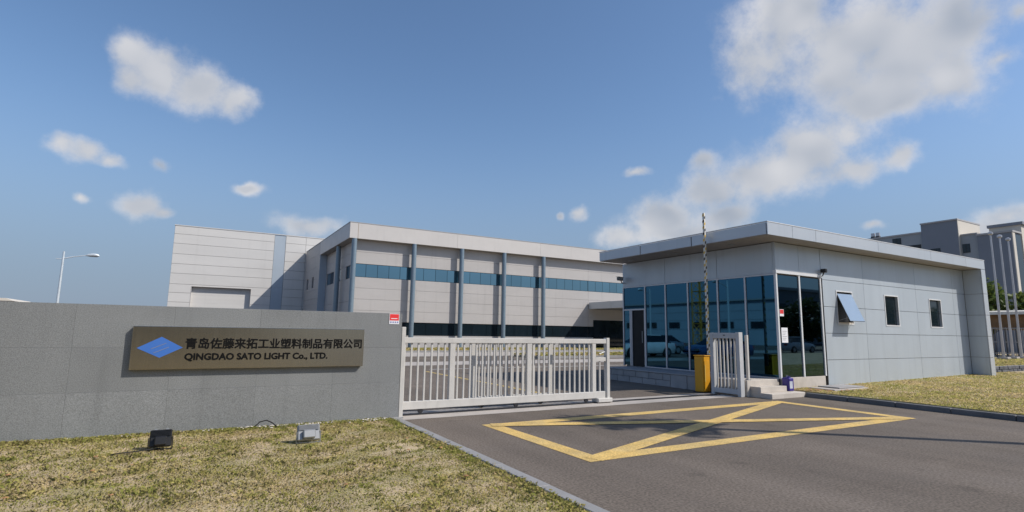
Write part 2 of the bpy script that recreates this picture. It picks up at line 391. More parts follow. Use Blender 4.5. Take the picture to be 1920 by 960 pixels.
# ------------------------------------------------------------------ ground
def sheet(name, x0, x1, y0, y1, z, material, thick=.0):
    mb = MB()
    if thick: mb.box(x0, x1, y0, y1, z - thick, z)
    else: mb.add([(x0, y0, z), (x1, y0, z), (x1, y1, z), (x0, y1, z)], [(0, 1, 2, 3)])
    return put(name, mb, material, kind='structure')
sheet('ground', -2500, 2500, -2500, 2500, -.12, 'earth')
sheet('road', -75, 75, -35, 110, 0, 'asphalt')

def lawn(name, x0, x1, y0, y1, zf, n, edge=.12):
    xs = np.linspace(x0, x1, n); ys = np.linspace(y0, y1, n); mb = MB()
    vs = []
    for y in ys:
        for x in xs:
            e = 0 if x in (xs[0], xs[-1]) or y in (ys[0], ys[-1]) else 1
            vs.append((x, y, zf(x, y) + e * random.uniform(-.008, .008)))
    fs = [(j * n + i, j * n + i + 1, (j + 1) * n + i + 1, (j + 1) * n + i) for j in range(n - 1) for i in range(n - 1)]
    mb.add(vs, fs)
    # skirt down to the road
    mb.add([(x0, y0, -.05), (x1, y0, -.05), (x1, y1, -.05), (x0, y1, -.05), (x0, y0, zf(x0, y0)), (x1, y0, zf(x1, y0)), (x1, y1, zf(x1, y1)), (x0, y1, zf(x0, y1))],
           [(0, 1, 5, 4), (1, 2, 6, 5), (2, 3, 7, 6), (3, 0, 4, 7)])
    return put(name, mb, 'soil', kind='structure', fix=False)
zl = lambda x, y: .02 + .015 * max(0, min(1, (-x) / 3))
zr = lambda x, y: .09 + .010 * min(12, max(0, x - 13.4)) + .05 * max(0, min(1, (y - 7) / 2))
lawn('left_lawn', -22, 2.96, -3, 9.2, zl, 60)
lawn('right_lawn', 13.43, 44, -8, 8.8, zr, 50)
lawn('far_lawn', 24.7, 62, 9.6, 22, lambda x, y: .33, 12)
lawn('verge', 8, 44, 36.2, 41.4, lambda x, y: .12, 12)
lawn('planted_verge', 17.2, 32, 26.6, 29.8, lambda x, y: .14, 10)

# concrete gate strip, pale yard road, markings
strip = sheet('gate_strip', 3.12, 11.9, 9.02, 9.92, .004, 'concrete')
tr = MB().box(3.2, 11.6, 9.45, 9.50, .004, .03); put('gate_track', tr, 'steel_dark', strip)
sheet('yard_road', -40, 60, 22.6, 25.2, .004, 'concrete')
sheet('yard_pavement', -40, 60, 30.5, 36.0, .004, 'concrete')
def band(mb, p, q, w, z):
    p = Vector((*p, z)); q = Vector((*q, z)); d = (q - p).normalized(); n = Vector((-d.y, d.x, 0)) * w / 2
    mb.add([p - n, q - n, q + n, p + n], [(0, 1, 2, 3)])
mk = MB()
X0, X1, Y0, Y1, w = 4.12, 11.85, 5.23, 8.05, .26
for r in ((X0, X1, Y0, Y0 + w), (X0, X1, Y1 - w, Y1), (X0, X0 + w, Y0 + w, Y1 - w), (X1 - w, X1, Y0 + w, Y1 - w)):
    mk.add([(r[0], r[2], .004), (r[1], r[2], .004), (r[1], r[3], .004), (r[0], r[3], .004)], [(0, 1, 2, 3)])
put('road_marking', mk, 'yellow_road', kind='structure')
mk = MB(); band(mk, (X0 + .12, Y0 + .1), (X1 - .12, Y1 - .1), w, .007); put('road_marking', mk, 'yellow_road', kind='structure')
mk = MB(); band(mk, (X0 + .12, Y1 - .1), (X1 - .12, Y0 + .1), w, .010); put('road_marking', mk, 'yellow_road', kind='structure')
mk = MB(); band(mk, (7.55, 10.9), (7.5, 19.3), .12, .004); put('road_marking', mk, 'yellow_yard', kind='structure')
mk = MB(); band(mk, (8, 20.2), (30, 20.2), .15, .004); put('road_marking', mk, 'white_road', kind='structure')

kb = MB().box(2.965, 3.105, -3, -2.9, -.03, .035); kerb = put('kerb', kb, 'kerb_concrete', kind='structure')
proto = None
for k in range(13):
    y0 = -2.88 + k * .93
    if proto is None:
        proto = put('kerb_stone', MB().bevbox(2.965, 3.105, y0, y0 + .924, -.03, .035, .008), 'kerb_concrete', kerb); y00 = y0; l0 = proto.location.copy()
    else:
        c = proto.copy(); COL.objects.link(c); c.location = l0 + Vector((random.uniform(-.004, .004), y0 - y00, random.uniform(-.003, .003)))
kb = MB().box(13.30, 13.42, -8, -7.9, -.02, .105); kerb = put('kerb', kb, 'dark_kerb', kind='structure')
proto = None
for k in range(16):
    y0 = -7.88 + k * 1.01
    if proto is None:
        proto = put('kerb_stone', MB().bevbox(13.30, 13.42, y0, y0 + 1.0, -.02, .105, .01), 'dark_kerb', kerb); y00 = y0; l0 = proto.location.copy()
    else:
        c = proto.copy(); COL.objects.link(c); c.location = l0 + Vector((random.uniform(-.005, .005), y0 - y00, random.uniform(-.003, .003)))
sheet('kerb', 8, 44, 36.05, 36.2, .12, 'kerb_concrete', .14)
sheet('kerb', 17.05, 32, 26.45, 26.6, .15, 'kerb_concrete', .17)

# grass blades
def blades(name, n, sampler, zf, h, wd, dry0=.55, patch=1.0):
    xy = sampler(n); n = len(xy)
    x, y = xy[:, 0], xy[:, 1]
    # patchy dryness from a few summed sines
    ph = rng.uniform(0, 6.28, (7, 2)); fr = rng.uniform(.5, 4.5, (7, 2)) * patch
    s = sum(np.sin(x * fr[i, 0] + y * fr[i, 1] * (1 if i % 2 else -1) + ph[i, 0]) for i in range(7)) / 3.0
    dry = np.clip(dry0 + .32 * s + rng.normal(0, .28, n), 0, 1)
    z = np.array([zf(a, b) for a, b in zip(x, y)])
    ang = rng.uniform(0, 6.283, n); lean = rng.uniform(.2, 1.3, n) * (1 + .5 * dry)
    hh = rng.uniform(h[0], h[1], n) * (1 - .35 * dry) * (1 + .2 * s)
    ww = rng.uniform(.6, 1.3, n) * wd
    dx, dy = np.cos(ang), np.sin(ang)
    a2 = rng.uniform(0, 6.283, n); wx, wy = np.cos(a2) * ww, np.sin(a2) * ww
    v = np.empty((n, 4, 3))
    v[:, 0] = np.stack([x - wx, y - wy, z - .004], 1); v[:, 1] = np.stack([x + wx, y + wy, z - .004], 1)
    v[:, 2] = np.stack([x + dx * hh * lean * .35 + wx * .7, y + dy * hh * lean * .35 + wy * .7, z + hh * .65], 1)
    v[:, 3] = np.stack([x + dx * hh * lean, y + dy * hh * lean, z + hh * np.clip(1.1 - .35 * lean, .35, 1)], 1)
    f = (np.arange(n) * 4)[:, None, None] + np.array([[0, 1, 2], [0, 2, 3]])[None]
    me = bpy.data.meshes.new(name); me.vertices.add(n * 4); me.vertices.foreach_set('co', v.ravel())
    me.loops.add(n * 6); me.loops.foreach_set('vertex_index', f.ravel().astype(np.int32))
    me.polygons.add(n * 2); me.polygons.foreach_set('loop_start', np.arange(n * 2, dtype=np.int32) * 3)
    green = np.array([.36, .375, .09]); olive = np.array([.56, .48, .17]); straw = np.array([.68, .53, .30])
    t = dry[:, None]; c = np.where(t < .5, green + (olive - green) * t * 2, olive + (straw - olive) * (t * 2 - 1))
    c = c * rng.uniform(.7, 1.25, n)[:, None]
    col = np.ones((n, 4, 4)); col[:, :, :3] = c[:, None]
    at = me.color_attributes.new('Col', 'FLOAT_COLOR', 'POINT'); at.data.foreach_set('color', col.ravel())
    me.update(calc_edges=True); me.materials.append(MATS['grass_blade'])
    o = bpy.data.objects.new(name, me); COL.objects.link(o); return o
def samp_left(n):
    y = 2.8 + 6.38 * rng.random(n) ** 1.15; lo = -.26 * y - 1.6; x = lo + (2.955 - lo) * rng.random(n)
    k = ~(((x - 2.35) / .45) ** 2 + ((y - 6.7) / .55) ** 2 < rng.uniform(.1, 1.2, n))   # a bare patch by the kerb
    return np.stack([x, y], 1)[k]
g = blades('grass', 170000, samp_left, zl, (.008, .028), .0042, patch=1.3)
tag(g, 'short half-dry mown grass in front of the granite wall', 'grass', kind='stuff')
_tc = np.concatenate([np.stack([rng.uniform(-3.5, 2.9, 260), 9.16 - np.abs(rng.normal(0, .10, 260))], 1), np.stack([rng.uniform(-2.5, 2.9, 420), rng.uniform(3.2, 9.1, 420)], 1), np.stack([2.93 - np.abs(rng.normal(0, .06, 90)), rng.uniform(3.2, 9, 90)], 1)])
def samp_tuft(n):
    q = _tc[rng.integers(0, len(_tc), n)] + rng.normal(0, .045, (n, 2)); q[:, 0] = np.minimum(q[:, 0], 3.0); q[:, 1] = np.minimum(q[:, 1], 9.19); return q
g = blades('grass_tufts', 30000, samp_tuft, zl, (.015, .05), .0042, dry0=.3)
tag(g, 'longer green grass tufts along the wall foot and scattered over the left lawn', 'grass', kind='stuff')
def samp_right(n):
    x = 13.43 + 14 * rng.random(n) ** 1.3; y = 8.78 - 6.5 * rng.random(n); return np.stack([x, y], 1)
g = blades('grass', 90000, samp_right, zr, (.012, .045), .009, dry0=.58)
tag(g, 'dry patchy grass beside the guardhouse wall on the right', 'grass', kind='stuff')
g = blades('grass', 12000, lambda n: np.stack([rng.uniform(25, 46, n), rng.uniform(9.7, 14, n)], 1), lambda x, y: .33, (.04, .12), .02)
tag(g, 'strip of grass above the low block wall', 'grass', kind='stuff')
g = blades('grass', 16000, lambda n: np.stack([rng.uniform(8.1, 40, n), rng.uniform(36.3, 41.3, n)], 1), lambda x, y: .12, (.05, .14), .03)
tag(g, 'grass verge along the foot of the white factory', 'grass', kind='stuff')
g = blades('grass', 9000, lambda n: np.stack([rng.uniform(17.3, 31.9, n), rng.uniform(26.7, 29.7, n)], 1), lambda x, y: .14, (.06, .2), .03)
tag(g, 'green planted verge in the yard seen through the gate', 'grass', kind='stuff')

def chips(name, pts, size, material, label, cat, flat=.5):
    mb = MB()
    for x, y, z in pts:
        r = size * random.uniform(.5, 1.3); a = random.uniform(0, 6.28); h = r * flat
        ring = [(x + r * math.cos(a + k * 1.2566) * random.uniform(.7, 1.1), y + r * math.sin(a + k * 1.2566) * random.uniform(.7, 1.1), z + random.uniform(0, h * .3)) for k in range(5)]
        mb.add(ring + [(x, y, z + h)], [(k, (k + 1) % 5, 5) for k in range(5)])
    return tag(put(name, mb, material, kind='stuff'), label, cat)
mat('pale_stone', (.55, .50, .44), .85, var=.2, scale=20); mat('dry_leaf', (.36, .19, .08), .8, var=.4, scale=25)
chips('stone_chips', [(random.uniform(1.0, 2.9), 9.18 - abs(random.gauss(0, .09)), .035) for _ in range(170)] + [(random.uniform(-3, 1), 9.17 - abs(random.gauss(0, .06)), .04) for _ in range(70)], .022, 'pale_stone', 'pale stone chips along the foot of the granite wall', 'gravel')
chips('fallen_leaves', [(random.uniform(13.45, 15.0), 8.25 + random.gauss(0, .22), .15) for _ in range(160)] + [(random.uniform(-1.5, 2.8), random.uniform(4, 8.8), .045) for _ in range(26)] + [(13.6 + random.random() * 9, random.uniform(5, 8.6), .16) for _ in range(60)], .03, 'dry_leaf', 'dry brown fallen leaves scattered on the grass', 'leaves', .35)
# ------------------------------------------------------------------ granite sign wall
wall = empty('boundary_wall', (-6, 9.4, 0), 'long low grey granite boundary wall carrying the company sign', 'wall')
put('core', MB().box(-17.5, 3.06, 9.235, 9.6, 0, 1.785), 'granite_edge', wall)
us = [3.1 - 1.13 * k for k in range(19)][::-1]
for j, (z0, z1, pr) in enumerate(((-.02, .618, .197), (.618, 1.207, .2), (1.207, 1.79, .2))):
    for i in range(len(us) - 1):
        d = 9.0 + pr + random.uniform(-.0015, .0015)
        put('stone_panel', MB().bevbox(us[i] + .0006, us[i + 1] - .0006, d, 9.24, z0 + .0006, z1 - .0006, .001), 'granite', wall)
put('end_stone', MB().box(3.06, 3.098, 9.242, 9.6, 0, 1.788), 'granite', wall)
put('coping_stone', MB().box(-17.5, 3.058, 9.242, 9.6, 1.787, 1.793), 'granite', wall)

# company sign
sign = empty('company_sign', (.83, 9.2, .9), 'brushed steel company sign with blue diamond and black lettering on the granite wall', 'sign')
put('sign_box', MB().bevbox(-.765, 2.43, 9.118, 9.19, .905, 1.505, .006), 'stainless', sign)
put('mounting', MB().box(-.60, 2.3, 9.19, 9.199, 1.0, 1.4), 'rubber', sign)
def text_mesh(name, body, x0, x1, z0, z1, y, material, parent, offset=0., ext=.003, thick=0.):
    c = bpy.data.curves.new('t', 'FONT'); c.body = body; c.offset = offset; c.extrude = 0; c.resolution_u = 3; c.fill_mode = 'NONE' if False else 'FRONT'
    c.space_character = 1.0
    t = bpy.data.objects.new('t', c); COL.objects.link(t)
    dg = bpy.context.evaluated_depsgraph_get(); me = bpy.data.meshes.new_from_object(t.evaluated_get(dg))
    bpy.data.objects.remove(t)
    n = len(me.vertices); co = np.empty(n * 3); me.vertices.foreach_get('co', co); co = co.reshape(-1, 3)
    lo, hi = co.min(0), co.max(0)
    X = x0 + (co[:, 0] - lo[0]) / (hi[0] - lo[0]) * (x1 - x0); Z = z0 + (co[:, 1] - lo[1]) / (hi[1] - lo[1]) * (z1 - z0)
    mb = MB(); mb.v = [(a, y - ext, b) for a, b in zip(X, Z)]; mb.f = [tuple(p.vertices) for p in me.polygons]
    # raised edge
    from collections import Counter
    ec = Counter(); 
    for p in mb.f:
        for a, b in zip(p, p[1:] + p[:1]): ec[(min(a, b), max(a, b))] += 1
    base = len(mb.v); mb.v += [(a, y + .001, b) for a, b in zip(X, Z)]
    mb.f += [(a, b, b + base, a + base) for (a, b), k in ec.items() if k == 1]
    v0, f0 = list(mb.v), list(mb.f)
    for k in range(8 if thick else 0):
        a = k * math.pi / 4
        mb.add([(x + thick * math.cos(a), yy - .0002 * (k + 1), z + thick * math.sin(a)) for x, yy, z in v0], f0)
    bpy.data.meshes.remove(me); bpy.data.curves.remove(c)
    return put(name, mb, material, parent, fix=False)
text_mesh('chinese_lettering', '青岛佐藤来拓工业塑料制品有限公司', -.125, 2.39, 1.195, 1.345, 9.118, 'letter_black', sign, offset=0, thick=.0052)
text_mesh('english_lettering', 'QINGDAO SATO LIGHT Co., LTD.', -.12, 1.85, 1.018, 1.125, 9.118, 'letter_black', sign, offset=0, thick=.0062)
em = put('diamond_emblem', MB().prism([(-.70, 1.205), (-.425, 1.07), (-.155, 1.21), (-.42, 1.36)], 'y', 9.113, 9.119), 'emblem_blue', sign)
for (a, b) in (((-.535, 1.195), (-.36, 1.275)), ((-.50, 1.140), (-.325, 1.220))):
    put('dividing_line', MB().prism([(a[0], a[1]), (a[0] + .004, a[1] - .006), (b[0] + .004, b[1] - .006), (b[0], b[1])], 'y', 9.111, 9.1135), 'slate_grey', em)
st = empty('wall_sticker', (2.955, 9.2, 1.6), 'small red and white sticker at the top right end of the granite wall', 'sticker')
bk = put('backing', MB().box(2.868, 3.045, 9.192, 9.1965, 1.605, 1.785), 'paper', st)
put('red_field', MB().box(2.876, 3.037, 9.190, 9.1922, 1.668, 1.778), 'sticker_red', st)
put('pale_stripe', MB().box(2.90, 3.01, 9.1888, 9.1902, 1.695, 1.707), 'paper', st)
for k in range(4): put('blue_mark', MB().box(2.885 + k * .04, 2.91 + k * .04, 9.190, 9.1922, 1.625, 1.652), 'ink_blue', st)

# floodlights on the lawn
def floodlight(x, y, black, label):
    m = 'lamp_black' if black else 'lamp_grey'
    t = empty('floodlight', (x, y, .03), label, 'floodlight', 'floodlights on the lawn aimed at the sign')
    tilt = Matrix.Rotation(math.radians(-14 if black else -22), 4, 'X')
    w = .115 if black else .14
    def tr(mb):
        for i, v in enumerate(mb.v):
            p = tilt @ Vector(v); mb.v[i] = (p.x + x, p.y + y, p.z + .16)
        return mb
    # housing: rim, rear box, cooling ribs (rear towards the camera), glass facing the wall
    put('housing', tr(MB().bevbox(-w, w, -.01, .06, -.10, .10, .012)), m, t)
    put('rear_box', tr(MB().bevbox(-w * .55, w * .55, -.07, -.008, -.085, .02, .012)), m, t)
    put('glass', tr(MB().box(-w * .88, w * .88, .058, .064, -.085, .085)), 'lamp_glass', t)
    for k in range(5): put('cooling_fin', tr(MB().box(-w * .9, w * .9, -.03, -.012, .028 + k * .014, .033 + k * .014)), m, t)
    br = MB().box(x - w - .014, x - w - .002, y - .012, y + .012, .025, .17).box(x + w + .002, x + w + .014, y - .012, y + .012, .025, .17).box(x - w - .002, x + w + .002, y - .012, y + .012, .025, .037)
    put('bracket', br, 'lamp_black' if black else 'steel_grey', t)
    put('spike', MB().tube([(x, y, -.06), (x, y, .03)], [.004, .014], 8), 'steel_dark', t)
    if black:
        for s in (-.06, .06): put('hinge', tr(MB().cbox((s, .0, .104), (.03, .03, .012))), 'lamp_grey', t)
    return t
floodlight(-.27, 8.0, True, 'black floodlight on the lawn below the blue diamond of the sign')
floodlight(1.38, 7.66, False, 'grey floodlight on the lawn below the right part of the sign')
cb = MB().tube([(-.27, 8.0, .045), (-.38, 7.93, .05), (-.5, 7.9, .045), (-.62, 7.86, .05), (-.75, 7.9, .03)], .007, 6)
tag(put('power_cable', cb, 'rubber'), 'black cable on the grass beside the black floodlight', 'cable')
cb = MB().tube([(.86, 9.12, .04), (.93, 9.1, .11), (1.02, 9.1, .13), (1.1, 9.08, .09), (1.16, 9.02, .04)], .009, 6)
tag(put('power_cable', cb, 'rubber', smooth=True), 'loop of black cable rising from the grass at the wall foot', 'cable')

# ------------------------------------------------------------------ sliding gate
post = empty('gate_post', (3.155, 9.31, 0), 'slim white steel post at the end of the granite wall', 'gate post')
put('shaft', MB().bevbox(3.115, 3.19, 9.225, 9.40, 0, 1.56, .006), 'gate_paint', post)
put('base_plate', MB().box(3.105, 3.2, 9.215, 9.41, .005, .02), 'steel_grey', post)
gate = empty('sliding_gate', (5.5, 9.48, 0), 'white steel sliding gate with vertical bars standing beside the granite wall', 'gate')
Yg0, Yg1 = 9.45, 9.52
put('top_rail', MB().bevbox(3.2, 7.90, Yg0 - .01, Yg1 + .01, 1.275, 1.375, .006), 'gate_paint', gate)
put('bottom_rail', MB().bevbox(3.2, 7.86, Yg0 - .01, Yg1 + .01, .105, .245, .006), 'gate_paint', gate)
for x0, x1 in ((4.14, 4.25), (5.84, 5.95), (7.51, 7.61)):
    put('post', MB().bevbox(x0, x1, Yg0 - .004, Yg1 + .004, .243, 1.277, .005), 'gate_paint', gate)
put('end_post', MB().bevbox(7.90, 7.985, Yg0 - .02, Yg1 + .02, .10, 1.40, .006), 'gate_paint', gate)
put('lock_rail', MB().bevbox(7.61, 7.90, Yg0, Yg1, .89, .975, .005), 'gate_paint', gate)
bx = [3.265 + .1305 * k for k in range(7)] + [4.315 + .1305 * k for k in range(12)] + [6.005 + .1305 * k for k in range(12)]
pr = None
for x in bx + [7.735]:
    top = 1.277 if x < 7.6 else .892
    if pr is None or x > 7.6:
        pr = put('bar', MB().bevbox(x - .016, x + .016, 9.467, 9.499, .243, top, .003), 'gate_paint', gate); x00 = x; l0 = pr.location.copy()
    else:
        c = pr.copy(); COL.objects.link(c); c.location = l0 + Vector((x - x00, 0, 0))
put('wheel_block', MB().bevbox(7.60, 8.00, 9.36, 9.60, .02, .108, .012), 'gate_paint', gate)
for x in (3.6, 5.6, 7.35):
    put('wheel', MB().tube([(x, 9.455, .075), (x, 9.495, .075)], .045, 14), 'steel_dark', gate)
put('handle', MB().tube([(7.68, 9.43, 1.05), (7.84, 9.43, 1.10)], .012, 8), 'steel_grey', gate)
# second leaf behind the first
leaf = empty('gate_leaf', (5.6, 9.8, 0), 'shorter white barred gate leaf parked just behind the sliding gate', 'gate', None)
put('top_rail', MB().bevbox(4.75, 6.7, 9.78, 9.84, 1.26, 1.34, .005), 'gate_paint', leaf)
put('bottom_rail', MB().bevbox(4.75, 6.7, 9.78, 9.84, .12, .23, .005), 'gate_paint', leaf)
for x in (4.75, 6.60): put('post', MB().bevbox(x, x + .1, 9.785, 9.835, .228, 1.262, .005), 'gate_paint', leaf)
pr = None
for k in range(13):
    x = 4.93 + k * .1305
    if pr is None: pr = put('bar', MB().bevbox(x - .016, x + .016, 9.794, 9.826, .228, 1.262, .003), 'gate_paint', leaf); x00 = x; l0 = pr.location.copy()
    else: c = pr.copy(); COL.objects.link(c); c.location = l0 + Vector((x - x00, 0, 0))
for x in (5.0, 6.4): put('wheel', MB().tube([(x, 9.79, .065), (x, 9.83, .065)], .058, 12), 'steel_dark', leaf)

# receiver frame next to the guardhouse steps
rc = empty('gate_receiver', (11.75, 9.3, 0), 'grey barred steel gate receiver frame beside the yellow barrier cabinet', 'gate frame')
put('front_post', MB().bevbox(11.65, 11.80, 8.88, 8.98, .0, 1.575, .006), 'receiver_paint', rc)
put('back_post', MB().bevbox(11.66, 11.79, 9.68, 9.78, .0, 1.56, .006), 'receiver_paint', rc)
put('top_rail', MB().bevbox(11.67, 11.78, 8.98, 9.68, 1.42, 1.56, .005), 'receiver_paint', rc)
put('bottom_rail', MB().bevbox(11.67, 11.78, 8.98, 9.68, .05, .17, .005), 'receiver_paint', rc)
pr = None
for y in (9.07, 9.18, 9.29, 9.40, 9.51, 9.61):
    if pr is None: pr = put('bar', MB().bevbox(11.70, 11.735, y - .017, y + .017, .168, 1.422, .003), 'gate_paint', rc); y00 = y; l0 = pr.location.copy()
    else: c = pr.copy(); COL.objects.link(c); c.location = l0 + Vector((0, y - y00, 0))
put('keyhole', MB().box(11.665, 11.672, 9.30, 9.36, 1.49, 1.51), 'letter_black', rc)
gp = empty('guide_post', (12.0, 8.92, .4), 'thin white post on the landing beside the gate receiver', 'post')
put('shaft', MB().bevbox(11.965, 12.03, 8.89, 8.955, .40, 1.51, .005), 'gate_paint', gp)
put('foot', MB().box(11.945, 12.05, 8.87, 8.975, .40, .415), 'steel_grey', gp)

# ------------------------------------------------------------------ boom barrier
bb = empty('boom_barrier', (11.7, 10.08, 0), 'yellow barrier cabinet with its striped boom raised upright', 'barrier')
cbn = put('cabinet', MB().bevbox(11.55, 11.84, 9.94, 10.22, 0.02, .94, .015), 'barrier_yellow', bb)
put('cabinet_lid', MB().bevbox(11.535, 11.855, 9.925, 10.235, .94, .965, .008), 'barrier_yellow', cbn)
put('cabinet_door', MB().box(11.59, 11.80, 9.932, 9.941, .10, .82), 'barrier_yellow', cbn)
put('sun_strip', MB().box(11.62, 11.645, 9.927, 9.933, .28, .72), 'boom_yellow', cbn)  # slit of sunlight on the cabinet front, painted as a brighter yellow strip
put('base_plate', MB().box(11.52, 11.87, 9.91, 10.25, 0.002, .02), 'steel_dark', bb)
put('pivot', MB().tube([(11.84, 10.06, .78), (11.93, 10.06, .78)], .06, 14), 'steel_dark', bb)
put('boom_clamp', MB().bevbox(11.90, 11.98, 10.01, 10.11, .64, .98, .01), 'boom_black', bb)
bm_ = put('boom', MB().bevbox(11.912, 11.962, 10.03, 10.09, .92, 4.86, .005), 'boom_white', bb)
for k in range(22):
    z = 1.0 + k * .175
    put('stripe', MB().prism([(11.911, z), (11.963, z + .03), (11.963, z + .10), (11.911, z + .07)], 'y', 10.028, 10.0292), 'boom_black' if k % 2 else 'boom_yellow', bm_)
    put('stripe', MB().prism([(10.03, z + .10), (10.09, z + .07), (10.09, z + .14), (10.03, z + .17)], 'x', 11.9105, 11.9115), 'boom_yellow' if k % 2 else 'boom_black', bm_)

# ------------------------------------------------------------------ guardhouse
gh = empty('guardhouse', (18.8, 11.5, 0), 'single-storey grey metal guardhouse with blue glass front and overhanging flat roof', 'guardhouse')
XC, YC, ZF, ZT, ZS = 13.15, 8.8, .40, 3.11, 4.0
put('core', MB().box(13.22, 24.2, 8.87, 14.7, .0, 3.99), 'alu_joint', gh)
wins = [(15.94, 16.72), (18.6, 19.39), (21.51, 22.31)]; WZ = (1.89, 2.80)
cuts = [(a - .0, b + .0, *WZ) for a, b in wins]
clad(gh, 'wall_panel', [15.22, 17.42, 20.62, 23.32, 24.262], [.0, .86, 1.60, 2.35, 3.11, 3.99], YC, .075, 'alu_panel', 'y', cuts)
clad(gh, 'wall_panel', [13.17, 14.19, 15.21], [3.24, 3.99], YC, .075, 'alu_panel', 'y')
clad(gh, 'wall_panel', [8.87, 10.68, 12.74, 14.78], [3.15, 3.99], XC, .07, 'alu_panel', 'x')
put('corner_trim', MB().box(13.148, 13.17, 8.798, 8.868, 3.15, 3.99), 'alu_panel', gh)
put('head_trim', MB().box(13.13, 15.21, 8.775, 8.87, 3.155, 3.235), 'window_trim', gh)
for a, b in wins:
    wn = put('window', MB().box(a, b, 8.868, 8.878, WZ[0], WZ[1]), 'dark_frame', gh)
    t = .035
    fr = MB()
    for r in ((a - t, b + t, WZ[1], WZ[1] + t), (a - t, b + t, WZ[0] - t, WZ[0]), (a - t, a, WZ[0], WZ[1]), (b, b + t, WZ[0], WZ[1])):
        fr.box(r[0], r[1], YC - .012, YC - .002, r[2], r[3])
    put('window_trim', fr, 'window_trim', wn)
    if a > 17:
        put('pane', MB().box(a + .04, b - .04, 8.855, 8.866, WZ[0] + .04, WZ[1] - .04), 'glass_dark', wn)
    else:
        put('sill_bar', MB().box(a + .02, b - .02, 8.79, 8.86, WZ[0], WZ[0] + .03), 'steps_stone', wn)
        # top-hung sash swung out
        p0 = Vector((0, 8.80, 2.75)); p1 = Vector((0, 8.47, 1.945)); d = (p1 - p0).normalized(); nrm = Vector((0, d.z, -d.y)) * .02
        def slab(x0, x1, s0, s1, o0, o1):
            L_ = (p1 - p0).length; q = []
            for s_, o_ in ((s0, o0), (s1, o0), (s1, o1), (s0, o1)):
                q.append(p0 + d * (L_ * s_) + nrm * o_)
            return MB().add([(x0, p.y, p.z) for p in q] + [(x1, p.y, p.z) for p in q], [(0, 1, 2, 3), (7, 6, 5, 4), (0, 4, 5, 1), (1, 5, 6, 2), (2, 6, 7, 3), (3, 7, 4, 0)])
        sh = put('open_sash', slab(a, b, 0, 1, -.6, 0), 'dark_frame', wn)
        put('pane', slab(a + .012, b - .012, .012, .988, -.02, .25), 'glass_sash', wn)
        put('stay_arm', MB().tube([(a + .04, 8.86, 1.95), (a + .03, 8.52, 2.05)], .008, 6).tube([(b - .04, 8.86, 1.95), (b - .03, 8.52, 2.05)], .008, 6), 'steel_grey', wn)
# glass walls
ml = [8.82, 9.75, 10.68, 11.80, 12.74, 13.67, 14.76]
for i in range(len(ml) - 1):
    if i < 5:
        put('pane', MB().box(XC + .015, XC + .03, ml[i] + .024, ml[i + 1] - .024, ZF + .03, ZT), 'glass_guard', gh)
    else:
        put('pane', MB().box(XC + .015, XC + .03, ml[i] + .024, ml[i + 1] - .024, 2.36, ZT), 'glass_guard', gh)
        put('pane', MB().box(XC + .015, XC + .03, 14.44, 14.74, ZF + .03, 2.31), 'glass_guard', gh)
        dr = put('door', MB().box(XC + .03, XC + .055, 13.70, 14.38, ZF + .01, 2.31), 'doorway_dark', gh)  # near-black panel: unlit interior of the open doorway put into the colour
        df = MB().box(XC + .0, XC + .05, 13.694, 13.74, ZF, 2.31).box(XC, XC + .05, 14.33, 14.385, ZF, 2.31)
        put('door_frame', df, 'mullion', dr)
        put('handle', MB().tube([(XC - .03, 13.8, 1.2), (XC - .03, 13.8, 1.6)], .012, 8), 'steel_grey', dr)
for y in ml + [14.41]:
    z1 = ZT if y != 14.41 else 2.33
    put('mullion', MB().box(XC - .012, XC + .05, y - .025, y + .025, ZF, z1), 'mullion', gh)
put('transom', MB().box(XC - .010, XC + .048, 13.695, 14.735, 2.312, 2.358), 'mullion', gh)
put('head_rail', MB().box(XC - .014, XC + .05, 8.84, 14.785, ZT, 3.148), 'mullion', gh)
put('sill_rail', MB().box(XC - .010, XC + .048, 8.85, 13.69, ZF - .002, ZF + .03), 'mullion', gh)
mx_ = [13.16, 14.165, 15.16]
for i in range(2):
    put('pane', MB().box(mx_[i] + .03, mx_[i + 1] - .03, YC + .015, YC + .03, .445, ZT), 'glass_front', gh)
for x in mx_: put('mullion', MB().box(x - .028, x + .028, YC - .012, YC + .052, .43, 3.15), 'window_trim', gh)
put('downpipe', MB().box(15.192, 15.235, YC - .02, YC + .05, .15, 3.15), 'dark_frame', gh)
# roof
rf = put('roof', MB().box(12.105, 24.585, 8.265, 14.76, 4.02, 4.30), 'alu_joint', gh)
clad(rf, 'fascia_panel', [12.08, 13.11, 14.13, 17.3, 20.54, 23.1, 24.61], [4.0, 4.325], 8.24, .024, 'alu_fascia', 'y', gap=.012)
clad(rf, 'fascia_panel', [8.266, 10.65, 12.73, 14.78], [4.0, 4.325], 12.08, .024, 'alu_fascia', 'x', gap=.035)
put('roof_edge', MB().box(12.072, 24.618, 8.232, 8.30, 4.326, 4.345).box(12.072, 12.14, 8.302, 14.79, 4.326, 4.345), 'window_trim', rf)
put('soffit', MB().box(12.106, 24.2, 8.266, 8.795, 4.0, 4.018).box(12.106, 13.145, 8.797, 14.76, 4.0, 4.018), 'soffit', gh)
for y in (9.74, 11.79, 13.8):
    put('soffit_light', MB().tube([(12.65, y, 3.985), (12.65, y, 4.0)], .09, 16), 'lamp_grey', gh)
# end fin
fin = put('fin_wall', MB().box(24.29, 24.585, 8.265, 14.7, 0, 3.99), 'alu_joint', gh)
clad(fin, 'wall_panel', [8.266, 8.798], [.0, .86, 1.60, 2.35, 3.11, 3.995], 24.268, .022, 'alu_panel', 'x')
clad(fin, 'wall_panel', [24.266, 24.61], [.0, .86, 1.60, 2.35, 3.11, 3.995], 8.24, .024, 'alu_fascia', 'y')
